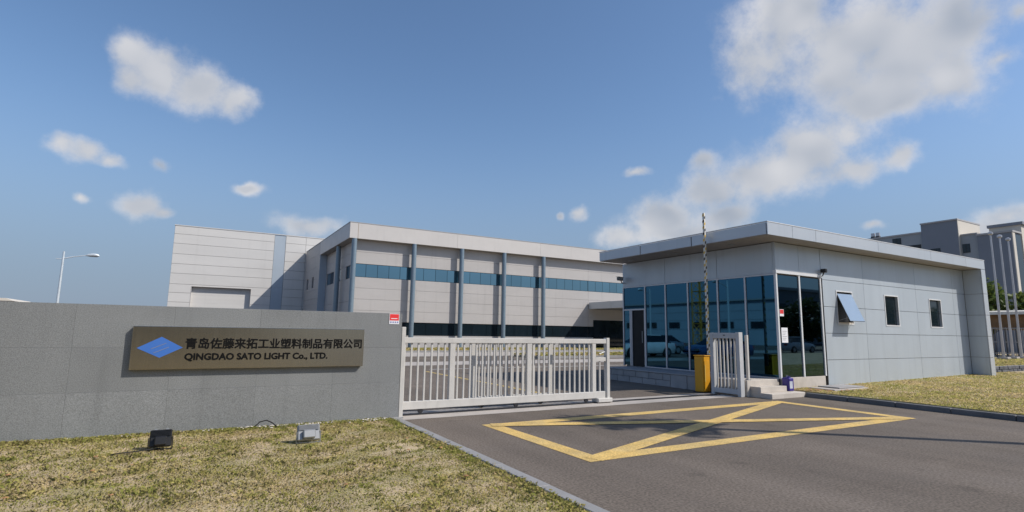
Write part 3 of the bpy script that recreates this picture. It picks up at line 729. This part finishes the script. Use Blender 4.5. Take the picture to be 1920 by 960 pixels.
# plinths and blocks
pl = put('plinth', MB().box(11.93, 13.14, 8.88, 14.3, 0, .36), 'dark_kerb', gh)
put('plinth_slab', MB().bevbox(11.885, 13.14, 8.86, 14.32, .362, .395, .006), 'plinth_stone', pl)
ys = [8.87, 9.55, 10.18, 10.80, 11.42]
for i in range(4): put('stone_block', MB().bevbox(11.90, 11.93, ys[i] + .009, ys[i + 1] - .009, 0, .355, .004), 'plinth_stone', pl)
for j in range(2):
    y = 11.42 + (-.27 if j else 0)
    y = 11.42
    first = True
    while y < 14.28:
        y2 = min(14.3, y + (.29 if (j and first) else .57)); first = False
        put('stone_block', MB().bevbox(11.90 + .004 * j, 11.93, y + .008, y2 - .008, .002 + .18 * j, .170 + .18 * j, .004), 'plinth_stone', pl); y = y2
put('front_plinth', MB().bevbox(13.2, 15.12, 8.79, 8.87, .05, .428, .006), 'steps_stone', gh)
# steps
es = empty('entrance_steps', (12.6, 8.6, 0), 'three pale stone steps up to the guardhouse glass door', 'steps')
put('step', MB().bevbox(11.97, 13.30, 8.27, 8.86, 0, .122, .006), 'steps_stone', es)
put('step', MB().bevbox(11.975, 13.02, 8.57, 8.858, .122, .256, .006), 'steps_stone', es)
put('landing', MB().bevbox(11.86, 13.13, 8.855, 9.35, .0, .399, .006), 'steps_stone', es)
# tin on the step
tn = empty('paint_tin', (13.15, 8.62, .122), 'purple tin with a pale label standing on the lowest step', 'tin')
put('body', MB().bevbox(13.045, 13.245, 8.52, 8.72, .124, .45, .018), 'tin_purple', tn)
put('label', MB().box(13.062, 13.18, 8.517, 8.5205, .19, .37), 'tin_label', tn)
put('cap', MB().tube([(13.19, 8.62, .45), (13.19, 8.62, .485)], .035, 12), 'tin_purple', tn)
put('handle', MB().tube([(13.07, 8.62, .45), (13.075, 8.62, .49), (13.14, 8.62, .49), (13.145, 8.62, .45)], .010, 6), 'tin_purple', tn)
# notices
t = empty('notice_sheet', (13.40, 8.8, 1.32), 'white paper notice taped inside the corner pane of the guardhouse', 'notice')
put('sheet', MB().box(13.275, 13.54, 8.806, 8.812, 1.33, 1.72), 'paper', t)
for k in range(6): put('text_line', MB().box(13.31, 13.50 - (k % 3) * .03, 8.8045, 8.8062, 1.62 - k * .045, 1.632 - k * .045), 'fence_grey', t)
t = empty('glass_sticker', (13.33, 8.8, 2.02), 'small red and white sticker on the corner pane of the guardhouse', 'sticker')
put('backing', MB().box(13.24, 13.415, 8.806, 8.812, 2.02, 2.20), 'paper', t)
put('red_field', MB().box(13.25, 13.405, 8.8045, 8.8062, 2.085, 2.19), 'sticker_red', t)
# cameras
def cctv(loc, ang, label, body):
    t = empty('security_camera', loc, label, 'camera', None, ang)
    put('bracket', MB().tube([(0, 0, 0), (0, -.12, .0), (0, -.18, .07)], .02, 8), 'lamp_grey', t, local=True)
    put('housing', MB().bevbox(-.06, .06, -.38, -.10, .07, .19, .02), body, t, local=True)
    put('sun_hood', MB().box(-.068, .068, -.42, -.09, .192, .202), body, t, local=True)
    put('lens', MB().tube([(0, -.40, .125), (0, -.375, .125)], .04, 12), 'lamp_glass', t, local=True)
cctv((13.14, 14.72, 3.3), -math.pi / 2 + .3, 'grey security camera on the far left corner of the guardhouse', 'lamp_grey')
t = empty('security_camera', (15.2, 8.79, 3.2), 'small black security camera above the guardhouse corner glass', 'camera')
put('housing', MB().bevbox(15.15, 15.25, 8.62, 8.77, 3.29, 3.40, .015), 'lamp_black', t)
put('bracket', MB().tube([(15.2, 8.70, 3.29), (15.2, 8.74, 3.2), (15.2, 8.80, 3.2)], .015, 6), 'lamp_black', t)
# drain cover by the wall
t = empty('drain_cover', (14.9, 8.35, .12), 'flat concrete drain cover in the grass at the guardhouse wall', 'drain cover')
put('frame', MB().bevbox(14.15, 15.75, 8.02, 8.72, .06, .165, .01), 'concrete', t)
put('lid', MB().bevbox(14.55, 15.75, 8.12, 8.69, .17, .195, .006), 'plinth_stone', t)

# ------------------------------------------------------------------ main factory
mf = empty('factory_building', (28, 52, 0), 'white two-storey factory with blue columns and a blue window band behind the gate', 'building')
FY = 42.62
put('core', MB().box(10.45, 52, FY + .12, 61.6, 0, 8.6), 'joint_dark', mf)
cols = [10.08, 14.98, 19.30, 23.50, 27.74]
bay = [10.27, 14.98, 19.30, 23.50, 27.74, 33.4, 39.0, 44.6, 51.9]
for x in cols: put('column', MB().tube([(x, 42.15, 0), (x, 42.15, 8.565)], .20, 20), 'column_blue', mf, smooth=True)
put('column', MB().tube([(9.95, 47.0, 0), (9.95, 47.0, 8.565)], .20, 20), 'column_blue', mf, smooth=True)
clad(mf, 'wall_panel', bay, [0.02, .55, 1.09], FY, .1, 'panel_white', 'y', gap=.014)
clad(mf, 'wall_panel', bay, [2.15, 3.02, 3.89, 4.76, 5.62], FY, .1, 'panel_white', 'y', gap=.014)
clad(mf, 'wall_panel', bay, [6.68, 7.62, 8.565], FY, .1, 'panel_white', 'y', gap=.014)
for i in range(len(bay) - 1):
    a, b = bay[i] + .02, bay[i + 1] - .02; n = max(3, round((b - a) / 1.0)); dx = (b - a) / n
    w_ = put('window_band', MB().box(a, b, FY + .1, FY + .115, 5.63, 6.67), 'dark_frame', mf)
    for k in range(n): put('pane', MB().box(a + k * dx + .015, a + (k + 1) * dx - .015, FY + .055, FY + .065, 5.645, 6.655), 'glass_band', w_)
    n = max(2, round((b - a) / 1.5)); dx = (b - a) / n
    w_ = put('window_band', MB().box(a, b, FY + .1, FY + .115, 1.10, 2.14), 'dark_frame', mf)
    for k in range(n): put('pane', MB().box(a + k * dx + .015, a + (k + 1) * dx - .015, FY + .055, FY + .065, 1.115, 2.125), 'glass_dark', w_)
# side wall: recessed bay, then flush wall
clad(mf, 'wall_panel', [FY + .05, 47.0, 50.6, 53.7], [0.02, 1.9, 3.75, 5.62], 10.33, .1, 'panel_white', 'x', gap=.014)
clad(mf, 'wall_panel', [FY + .05, 47.0, 50.6, 53.7], [6.68, 7.62, 8.565], 10.33, .1, 'panel_white', 'x', gap=.014)
for a, b in ((43.2, 45.6), (47.4, 49.6), (50.2, 53.2)):
    w_ = put('window_band', MB().box(10.40, 10.44, a, b, 5.63, 6.67), 'dark_frame', mf)
    for k in range(2):
        h_ = (b - a) / 2; put('pane', MB().box(10.37, 10.38, a + k * h_ + .02, a + (k + 1) * h_ - .02, 5.65, 6.65), 'glass_band' if k else 'glass_dark', w_)
for a, b in ((FY + .06, 43.18), (45.62, 47.38), (49.62, 50.18), (53.22, 53.69)):
    put('wall_panel', MB().box(10.33, 10.43, a, b, 5.63, 6.67), 'panel_white', mf)
put('return_wall', MB().box(9.78, 10.45, 53.72, 61.75, 0, 8.6), 'joint_dark', mf)
swin = [(56.4, 57.3, 5.56, 6.68), (59.4, 60.3, 5.56, 6.68)]
clad(mf, 'wall_panel', [53.70, 58.4, 61.78], [0.02, 1.3, 2.2, 3.1, 3.9, 4.45, 5.3, 6.35, 7.5, 8.72, 9.80], 9.67, .1, 'panel_white', 'x', swin, gap=.014)
for a, b, c, d in swin: put('window', MB().box(9.76, 9.775, a, b, c, d), 'glass_dark', mf)
put('return_panel', MB().box(9.67, 10.32, 53.62, 53.70, 0, 8.56), 'panel_blue', mf)
rf = put('roof', MB().box(9.70, 52, 42.05, 61.78, 8.60, 9.76), 'joint_dark', mf)
clad(rf, 'fascia_panel', [9.65, 10.30, 18.8, 27.3, 35.8, 44.3, 52], [8.57, 9.80], 42.0, .045, 'fascia_white', 'y', gap=.014)
clad(rf, 'fascia_panel', [42.05, 46.2, 50.0, 53.70], [8.57, 9.80], 9.65, .045, 'fascia_white', 'x', gap=.014)
put('roof_edge', MB().box(9.63, 52, 41.98, 42.12, 9.805, 9.86).box(9.63, 9.77, 42.12, 61.78, 9.805, 9.86), 'roof_sheet', rf)
put('soffit', MB().box(9.70, 52, 42.05, FY + .1, 8.57, 8.598).box(9.70, 10.32, FY + .1, 53.6, 8.57, 8.598), 'soffit', mf)
put('seam_stain', MB().box(10.285, 10.315, 41.990, 41.998, 8.6, 9.78), 'stain', rf)
# entrance canopy
cn = put('entrance_canopy', MB().box(33.46, 48, 36.56, 42.54, 3.9, 4.46), 'joint_dark', mf)
clad(cn, 'fascia_panel', [36.5, 39.2, 42.53], [3.84, 4.52], 33.4, .05, 'alu_fascia', 'x', gap=.03)
clad(cn, 'fascia_panel', [33.4, 38.2, 43, 48], [3.84, 4.52], 36.5, .05, 'alu_fascia', 'y', gap=.03)
put('canopy_soffit', MB().box(33.46, 48, 36.56, 42.5, 3.86, 3.895), 'slate_grey', cn)  # shade under the canopy put into the dark soffit colour
for x in (34.6, 40.5, 46.5): put('canopy_column', MB().tube([(x, 37.1, 0), (x, 37.1, 3.86)], .16, 14), 'column_blue', cn, smooth=True)
put('entrance_doors', MB().box(34.0, 39.5, FY - .03, FY - .005, .02, 2.8), 'glass_dark', mf)

# ------------------------------------------------------------------ rear hall
rh = empty('rear_hall', (8, 72, 0), 'tall plain white warehouse hall behind the factory with a roller door', 'building')
RY = 61.9
put('core', MB().box(-2.62, 9.6, RY + .6, 84, 0, 11.4), 'joint_dark', rh)
put('wall_lining', MB().box(-2.62, -.84, RY + .1, RY + .58, 0, 11.4).box(4.54, 9.6, RY + .1, RY + .58, 0, 11.4).box(-.84, 4.54, RY + .1, RY + .58, 5.52, 11.4), 'joint_dark', rh)
put('core', MB().box(9.6, 32, RY + .1, 84, 0, 11.4), 'joint_dark', rh)
zz = [0.02, .95, 1.95, 2.95, 3.92, 4.83, 5.68, 6.72, 7.67, 8.65, 9.68, 10.63, 11.45]
door = (-.82, 4.52, 0, 5.5)
clad(rh, 'wall_panel', [-2.70, 6.40], zz, RY, .09, 'panel_rear', 'y', [door], gap=.026)
clad(rh, 'wall_panel', [7.52, 9.58, 20.0, 31.98], zz, RY, .09, 'panel_rear', 'y', gap=.026)
clad(rh, 'blue_strip', [6.41, 7.51], [0.02, 5.8, 11.44], RY + .03, .06, 'panel_blue', 'y', gap=.01)
clad(rh, 'wall_panel', [RY + .02, 69.4, 76.6, 84], zz, -2.70, .07, 'panel_rear', 'x', gap=.026)
put('eaves_trim', MB().box(-2.74, 32, RY - .04, RY + .1, 11.455, 11.53).box(-2.74, -2.6, RY + .1, 84, 11.455, 11.53), 'panel_rear', rh)
rd = put('roller_door', MB().box(-.83, 4.53, RY + .45, RY + .5, 0, 5.51), 'panel_rear', rh)
for k in range(14): put('door_slat', MB().box(-.82, 4.52, RY + .42, RY + .45, .01 + k * .39, .395 + k * .39), 'panel_rear', rd)
put('door_frame', MB().box(-.838, -.80, RY - .02, RY + .42, 0, 5.5).box(4.50, 4.538, RY - .02, RY + .42, 0, 5.5).box(-.838, 4.538, RY - .02, RY + .42, 5.502, 5.54), 'fascia_white', rh)

# ------------------------------------------------------------------ street lamps
def street_lamp(x, y, h, label, arm=2.2, stub=.5):
    t = empty('street_lamp', (x, y, 0), label, 'street lamp')
    put('pole', MB().tube([(0, 0, 0), (0, 0, h * .5), (0, 0, h)], [.13, .10, .075], 12), 'pole_white', t, smooth=True, local=True)
    put('arm', MB().tube([(0, 0, h - .62), (arm * .3, 0, h - .42), (arm * .65, 0, h - .25), (arm * .75, 0, h - .22)], [.05, .045, .04, .04], 8).tube([(-stub, 0, h - .68), (0, 0, h - .66)], .035, 8), 'pole_white', t, smooth=True, local=True)
    put('lamp_head', MB().tube([(arm * .7, 0, h - .24), (arm * .78, 0, h - .19), (arm * .95, 0, h - .14), (arm * 1.08, 0, h - .16), (arm * 1.14, 0, h - .22)], [.05, .12, .15, .13, .05], 12), 'pole_white', t, smooth=True, local=True)
    put('lamp_lens', MB().box(arm * .82, arm * 1.08, -.09, .09, h - .32, h - .27), 'lamp_glass', t, local=True)
    put('base_plate', MB().box(-.2, .2, -.2, .2, 0, .03), 'steel_grey', t, local=True)
    return t
street_lamp(-10.62, 60, 7.9, 'pale street lamp with one arm standing beyond the granite wall')
street_lamp(-12.0, 30.1, 6.1, 'white street lamp mirrored in the guardhouse glass', arm=1.6, stub=.1)
street_lamp(-18.7, 46, 6.7, 'second white street lamp mirrored in the guardhouse door glass', arm=1.6, stub=.1)

# ------------------------------------------------------------------ flagpoles, fence, walls on the right
fl = ['bare steel flagpole nearest the guardhouse', 'middle of the three bare steel flagpoles', 'bare steel flagpole farthest right in the row']
for k, (x, hh) in enumerate(((41.2, 7.85), (42.52, 7.8), (43.8, 7.75))):
    t = empty('flagpole', (x, 13.35, .33), fl[k], 'flagpole', 'flagpoles beside the guardhouse')
    put('shaft', MB().tube([(x, 13.35, .46), (x, 13.35, 4), (x, 13.35, hh - .1)], [.07, .058, .042], 12), 'flag_steel', t, smooth=True)
    put('finial', MB().tube([(x, 13.35, hh - .1), (x, 13.35, hh - .04), (x, 13.35, hh + .06), (x, 13.35, hh + .12)], [.05, .13, .13, .03], 12), 'flag_steel', t, smooth=True)
    put('foot', MB().bevbox(x - .25, x + .25, 13.1, 13.6, .33, .47, .02), 'concrete', t)
bw = empty('block_wall', (30, 9.3, 0), 'low dark stone block retaining wall beyond the guardhouse', 'wall')
put('core', MB().box(24.66, 40, 9.25, 9.58, 0, .40), 'granite_edge', bw)
for j in range(3):
    x = 24.66 + (.2 if j % 2 else 0)
    while x < 39.5:
        put('stone_block', MB().bevbox(x + .012, x + .388, 9.20 + random.uniform(-.015, .015), 9.26, .02 + j * .14, .148 + j * .14, .012), 'block_stone', bw); x += .4
fc = empty('railing_fence', (46.2, 15, .33), 'grey metal railing fence behind the flagpoles', 'fence')
for k in range(9):
    y = 16.4 - k * .55
    put('post', MB().box(46.17, 46.23, y - .03, y + .03, .33, 2.3), 'fence_dark', fc)
for z in (.55, 1.3, 2.2): put('rail', MB().box(46.15, 46.17, 12.0, 16.43, z, z + .06), 'fence_grey', fc)
for k in range(34):
    y = 16.3 - k * .125; put('bar', MB().box(46.175, 46.2, y - .012, y + .012, .40, 2.2), 'fence_grey', fc)
sd = empty('open_shed', (50, 15, .2), 'brown timber shed with a white sloping roof behind the flagpoles', 'shed')
put('timber_wall', MB().box(48.6, 54, 11.8, 16.6, 2.2, 3.2), 'timber_brown', sd)
put('roof', MB().prism([(48.2, 3.2), (54.5, 3.6), (54.5, 3.8), (48.2, 3.4)], 'y', 11.2, 17.2), 'boom_white', sd)
for x in (48.8, 53.8):
    for y in (12, 16.4): put('post', MB().box(x - .08, x + .08, y - .08, y + .08, .0, 3.25), 'fence_grey', sd)

# ------------------------------------------------------------------ grey blocks in the right background
bg = empty('grey_office_block', (78, 28, 0), 'dark grey multi-storey block with small windows rising behind the guardhouse', 'building')
put('long_wing', MB().box(70, 88, 28.68, 60, 0, 13.25), 'mid_grey_paint', bg)
put('wing_parapet', MB().box(69.9, 88, 28.69, 60, 13.25, 13.42), 'panel_white', bg)
tw = put('stair_tower', MB().box(69.7, 75.2, 25.3, 28.66, 0, 14.15), 'slate_grey', bg)
put('tower_lit_face', MB().box(69.72, 75.2, 25.24, 25.3, 0, 14.15), 'cream_tone', tw)  # sunlit side of the tower painted in as a lighter plate
put('tower_parapet', MB().box(69.6, 75.3, 25.2, 28.7, 14.15, 14.3), 'panel_white', tw)
put('link_block', MB().box(70.1, 80, 23.8, 25.23, 0, 12.45), 'mid_grey_paint', bg)
put('link_parapet', MB().box(70.0, 80, 23.78, 25.19, 12.45, 12.58), 'panel_white', bg)
en = put('end_block', MB().box(69.9, 72, 20.98, 23.77, 0, 12.2), 'slate_grey', bg)
put('end_lit_face', MB().box(69.9, 70.5, 20.9, 20.98, 0, 12.2), 'cream_tone', en)  # pale trim; brightness of the sunlit narrow end put into its colour
put('end_glazing', MB().box(70.5, 72, 20.93, 20.98, 0, 12.0), 'glass_dark', en)
put('end_parapet', MB().box(69.8, 72.1, 20.85, 23.8, 12.2, 12.38), 'panel_white', en)
def bwin(y0, y1, z0, z1, x=70, n=2, parent=bg):
    w_ = put('window', MB().box(x - .03, x + .02, y0, y1, z0, z1), 'dark_frame', parent)
    d = (y1 - y0) / n
    for k in range(n): put('pane', MB().box(x - .05, x - .03, y0 + k * d + .04, y0 + (k + 1) * d - .04, z0 + .05, z1 - .05), 'glass_dark', w_)
bwin(30.85, 31.75, 12.25, 13.0); bwin(32.9, 33.8, 12.25, 12.95)
bwin(24.5, 25.15, 10.55, 11.5, 70.1); bwin(24.5, 25.15, 7.4, 8.35, 70.1); bwin(24.5, 25.15, 4.2, 5.15, 70.1)
bwin(27.0, 27.9, 10.35, 11.3, 69.7); bwin(27.0, 27.9, 7.2, 8.1, 69.7)
for z in (12.05, 8.9, 5.75): put('balcony_shade', MB().box(69.96, 70.02, 28.9, 30.7, z - 1.0, z - .05), 'dark_frame', bg)  # flat dark plates on the wall; shade of the balconies put into colour
for k, y in enumerate((33.45, 34.0)):
    t = empty('roof_tank', (70.4, y, 13.42), ('left' if k else 'right') + ' one of two small roof tanks on the grey block', 'tank', 'tanks on the grey block roof')
    put('drum', MB().tube([(70.4, y, 13.65), (70.4, y, 14.05)], .22, 12), 'flag_steel', t)
    put('stand', MB().box(70.2, 70.6, y - .18, y + .18, 13.42, 13.65), 'fence_dark', t)
cr = empty('cream_building', (80, 24, 0), 'cream building at the right edge beyond the grey block', 'building')
put('wall', MB().box(72.3, 92, 20.9, 23.5, 0, 13.2), 'cream_tone', cr)
put('roof', MB().box(72.1, 92, 20.7, 23.6, 13.2, 13.5), 'slate_grey', cr)
for k in range(4): put('window', MB().box(73.2 + 4 * k, 74.8 + 4 * k, 20.87, 20.9, 9, 10.6), 'glass_dark', cr)
fb_ = empty('distant_shed', (-25, 100, 0), 'tan distant building just showing over the left end of the wall', 'building')
put('wall', MB().box(-50, -22.6, 100, 112, 0, 4.75), 'cream_tone', fb_)
put('roof', MB().prism([(-50.2, 4.75), (-22.4, 4.75), (-23.2, 5.12), (-49.4, 5.12)], 'y', 99.6, 112), 'cream_tone', fb_)

# ------------------------------------------------------------------ trees
def tree(name, label, loc, h, trunk_h, cr_r, cr_h, n_leaf, leaf, seed, tr_r=.12, cols=((.05, .085, .02), (.11, .15, .04)), group=None, tips=26):
    R = random.Random(seed); nr = np.random.default_rng(seed)
    t = empty(name, loc, label, 'tree', group)
    mb = MB(); top = h - cr_h * .35
    mb.tube([(0, 0, -.1), (R.uniform(-.03, .03), R.uniform(-.03, .03), trunk_h * .5), (0, 0, trunk_h), (R.uniform(-.1, .1), 0, top)], [tr_r * 1.25, tr_r, tr_r * .8, tr_r * .2], 8)
    pts = []
    for k in range(tips):
        a = R.uniform(0, 6.283); u = R.random() ** .5; zc = R.uniform(-1, 1)
        rr = cr_r * u * math.sqrt(max(.05, 1 - zc * zc * .8)); p = Vector((rr * math.cos(a), rr * math.sin(a), h - cr_h / 2 + zc * cr_h / 2))
        s = Vector((0, 0, min(top, max(trunk_h * .8, p.z - rr * .8))))
        mb.tube([s, s.lerp(p, .5) + Vector((0, 0, -.05 * cr_r)), p], [tr_r * .38, tr_r * .2, tr_r * .08], 5, cap=False); pts.append(p)
    put('trunk', mb, 'bark', t, smooth=True, local=True)
    P = np.array([tuple(p) for p in pts]); idx = nr.integers(0, len(P), n_leaf)
    c = P[idx] + nr.normal(0, 1, (n_leaf, 3)) * cr_r * .2 * np.array([1, 1, .75])
    a = nr.normal(0, 1, (n_leaf, 3)); a /= np.linalg.norm(a, axis=1)[:, None]
    b = np.cross(a, nr.normal(0, 1, (n_leaf, 3))); b /= np.linalg.norm(b, axis=1)[:, None]
    s = leaf * nr.uniform(.6, 1.3, n_leaf)[:, None]
    v = np.stack([c - a * s, c + b * s * .5, c + a * s, c - b * s * .5], 1)
    me = bpy.data.meshes.new('crown'); me.from_pydata(v.reshape(-1, 3).tolist(), [], [(4 * i, 4 * i + 1, 4 * i + 2, 4 * i + 3) for i in range(n_leaf)])
    cl = np.array(cols[0]) + (np.array(cols[1]) - np.array(cols[0])) * (np.clip(nr.normal(.5, .3, len(P))[idx] + nr.normal(0, .15, n_leaf), 0, 1))[:, None]
    col = np.ones((n_leaf, 4, 4)); col[:, :, :3] = cl[:, None]
    at = me.color_attributes.new('Col', 'FLOAT_COLOR', 'POINT'); at.data.foreach_set('color', col.ravel())
    me.materials.append(MATS['leaf']); o = bpy.data.objects.new('crown', me); COL.objects.link(o); o.parent = t
    return t
tree('roadside_tree', 'slender tall young tree on the right lawn whose shadow crosses the yellow box', (13.95, .2, .08), 9.7, 8.3, .75, 1.5, 600, .17, 5, tr_r=.10, tips=14)
tree('garden_tree', 'bushy green tree between the guardhouse end and the flagpoles', (52, 17.4, 0), 5.6, 1.8, 1.5, 3.4, 2600, .2, 8, cols=((.06, .10, .02), (.20, .24, .05)))
tree('garden_tree', 'second bushy green tree behind the flagpoles', (53.0, 15.6, 0), 5.0, 1.8, 1.1, 2.6, 1800, .2, 9, cols=((.06, .10, .02), (.20, .24, .05)))
tree('yard_tree', 'yellowish tree in the sun beyond the factory entrance canopy', (50, 46, 0), 5.2, 1.6, 1.8, 3.6, 1500, .25, 12, cols=((.16, .15, .03), (.3, .26, .06)))
for k in range(9):
    tree('tree_behind_viewer', 'dark street tree across the road behind the viewer, ' + ('first', 'second', 'third', 'fourth', 'fifth', 'sixth', 'seventh', 'eighth', 'ninth')[k] + ' from the left',
         (36 + k * 6.5, -22 + (k % 3) * 1.2, 0), 4.6 + (k * 37 % 10) * .1, 1.0, 3.2, 3.7, 1400, .34, 40 + k, tr_r=.16, cols=((.03, .05, .012), (.07, .09, .025)), group='street trees across the road')
for k in range(6):  # unseen trees added to darken the left part of the sign's reflection
    tree('tree_behind_viewer', 'dense tree added behind the viewer to darken the sign reflection, ' + ('first', 'second', 'third', 'fourth', 'fifth', 'sixth')[k] + ' from the gate side',
         (.5 - k * 5.2, -17 + (k % 2) * 1.0, 0), 6.0 + (k * 53 % 10) * .12, 1.2, 3.3, 5.0, 1600, .34, 70 + k, tr_r=.16, cols=((.03, .045, .012), (.08, .085, .025)), group='added trees darkening the sign reflection')
ob = empty('roadside_works', (85, -48, 0), 'long dark grey works building across the road mirrored in the corner glass', 'building')
put('wall', MB().box(40, 140, -58, -44, 0, 10), 'slate_grey', ob)
put('roof', MB().box(39.5, 140.5, -58.5, -43.5, 10, 10.5), 'roof_sheet', ob)
for k in range(16): put('window', MB().box(43 + k * 6, 46.5 + k * 6, -44.0, -43.94, 5.5, 7.5), 'glass_dark', ob)

# ------------------------------------------------------------------ things mirrored in the guardhouse glass: hall, crane, cars
wh = empty('long_warehouse', (-55, 56, 0), 'long pale warehouse far left beyond the wall mirrored in the guardhouse glass', 'building')
put('core', MB().box(-68, -49.1, 22, 92, 0, 7), 'joint_dark', wh)
clad(wh, 'wall_panel', [22, 36, 50, 64, 78, 92], [0.02, 2.4, 4.0, 5.4, 7.0], -49.0, -.09, 'panel_blue', 'x', gap=.05)
put('roof', MB().box(-68.5, -48.6, 21.5, 92.5, 7.02, 7.25), 'roof_sheet', wh)
for k in range(12): put('window', MB().box(-49.0, -48.95, 24 + k * 5.7, 26.6 + k * 5.7, 2.6, 3.7), 'glass_dark', wh)
tc_ = empty('tower_crane', (-34, 52, 0), 'yellow lattice tower crane far left mirrored in the guardhouse glass', 'crane')
m1 = MB(); s = .75
for dx in (-s, s):
    for dy in (-s, s): m1.tube([(-34 + dx, 52 + dy, 0), (-34 + dx, 52 + dy, 30)], .09, 5)
put('mast_legs', m1, 'crane_yellow', tc_)
m2 = MB()
for k in range(20):
    z = k * 1.5
    for a, b in (((-s, -s), (s, -s)), ((s, -s), (s, s)), ((s, s), (-s, s)), ((-s, s), (-s, -s))):
        m2.tube([(-34 + a[0], 52 + a[1], z), (-34 + b[0], 52 + b[1], z + 1.5)], .05, 4, cap=False)
        m2.tube([(-34 + a[0], 52 + a[1], z), (-34 + b[0], 52 + b[1], z)], .05, 4, cap=False)
put('mast_bracing', m2, 'crane_yellow', tc_)
put('cab', MB().bevbox(-33.2, -31.8, 51.2, 52.8, 28.4, 30.4, .1), 'car_white', tc_)
put('jib', MB().prism([(34, 30.4), (84, 30.4), (84, 30.9), (56, 31.6), (34, 31.2)], 'x', -34.5, -33.5), 'crane_yellow', tc_)

def car(label, x, y, rz, paint):
    t = empty('parked_car', (x, y, 0), label, 'car', 'cars parked in the yard', rz)
    # hull: lofted cross-sections along the length
    st_ = [(-2.15, .42, .80, .70), (-2.05, .30, .92, .80), (-1.3, .26, .98, .87), (0, .25, .96, .88), (1.2, .26, .90, .87), (1.95, .30, .76, .80), (2.18, .40, .62, .66)]
    mb = MB(); rings = []
    for xx, z0, z1, hw in st_:
        rings.append([(xx, -hw * .9, z0), (xx, -hw, z0 + .15), (xx, -hw, z1 - .18), (xx, -hw * .88, z1), (xx, hw * .88, z1), (xx, hw, z1 - .18), (xx, hw, z0 + .15), (xx, hw * .9, z0)])
    fs = []; n = 8
    for i in range(len(rings) - 1):
        for k in range(n): fs.append((i * n + k, i * n + (k + 1) % n, (i + 1) * n + (k + 1) % n, (i + 1) * n + k))
    fs += [tuple(range(n))[::-1], tuple(range((len(rings) - 1) * n, len(rings) * n))]
    mb.add([v for r in rings for v in r], fs); put('body', mb, paint, t, smooth=True, local=True)
    gl = MB(); rr = []
    for xx, z, hw in ((-1.75, .95, .74), (-1.05, 1.38, .62), (.1, 1.43, .62), (1.05, .92, .74)): rr.append((xx, z, hw))
    vs = [(a, -w_, z) for a, z, w_ in rr] + [(a, w_, z) for a, z, w_ in rr]
    vs[0] = (-1.75, -.78, .93); vs[4] = (-1.75, .78, .93)
    gl.add(vs, [(0, 1, 2, 3), (7, 6, 5, 4), (0, 4, 5, 1), (1, 5, 6, 2), (2, 6, 7, 3), (3, 7, 4, 0)]); put('windows', gl, 'glass_dark', t, local=True)
    put('roof', MB().bevbox(-1.1, .16, -.60, .60, 1.38, 1.455, .03), paint, t, local=True)
    for wx in (-1.35, 1.35):
        for sy in (-1, 1):
            ty = put('wheel', MB().tube([(wx, sy * .72, .32), (wx, sy * .89, .32)], .32, 18), 'rubber', t, local=True)
            put('rim', MB().tube([(wx, sy * .80, .32), (wx, sy * .90, .32)], .20, 12), 'car_silver', ty, local=True)
    for sy in (-.58, .58):
        put('headlight', MB().bevbox(2.05, 2.19, sy - .16, sy + .16, .55, .68, .02), 'lamp_glass', t, local=True)
        put('tail_light', MB().bevbox(-2.17, -2.05, sy - .16, sy + .16, .68, .84, .02), 'tail_red', t, local=True)
car('white saloon car parked behind the wall nearest the yellow line', .2, 27.5, .2, 'car_white')
car('silver saloon car parked behind the wall beside the white one', -4.6, 31.0, .1, 'car_silver')
car('dark blue saloon car parked behind the wall', -1.6, 22.8, .15, 'car_blue')
car('white car on the road behind the viewer mirrored in the corner glass', 47, -12.4, 0, 'car_white')
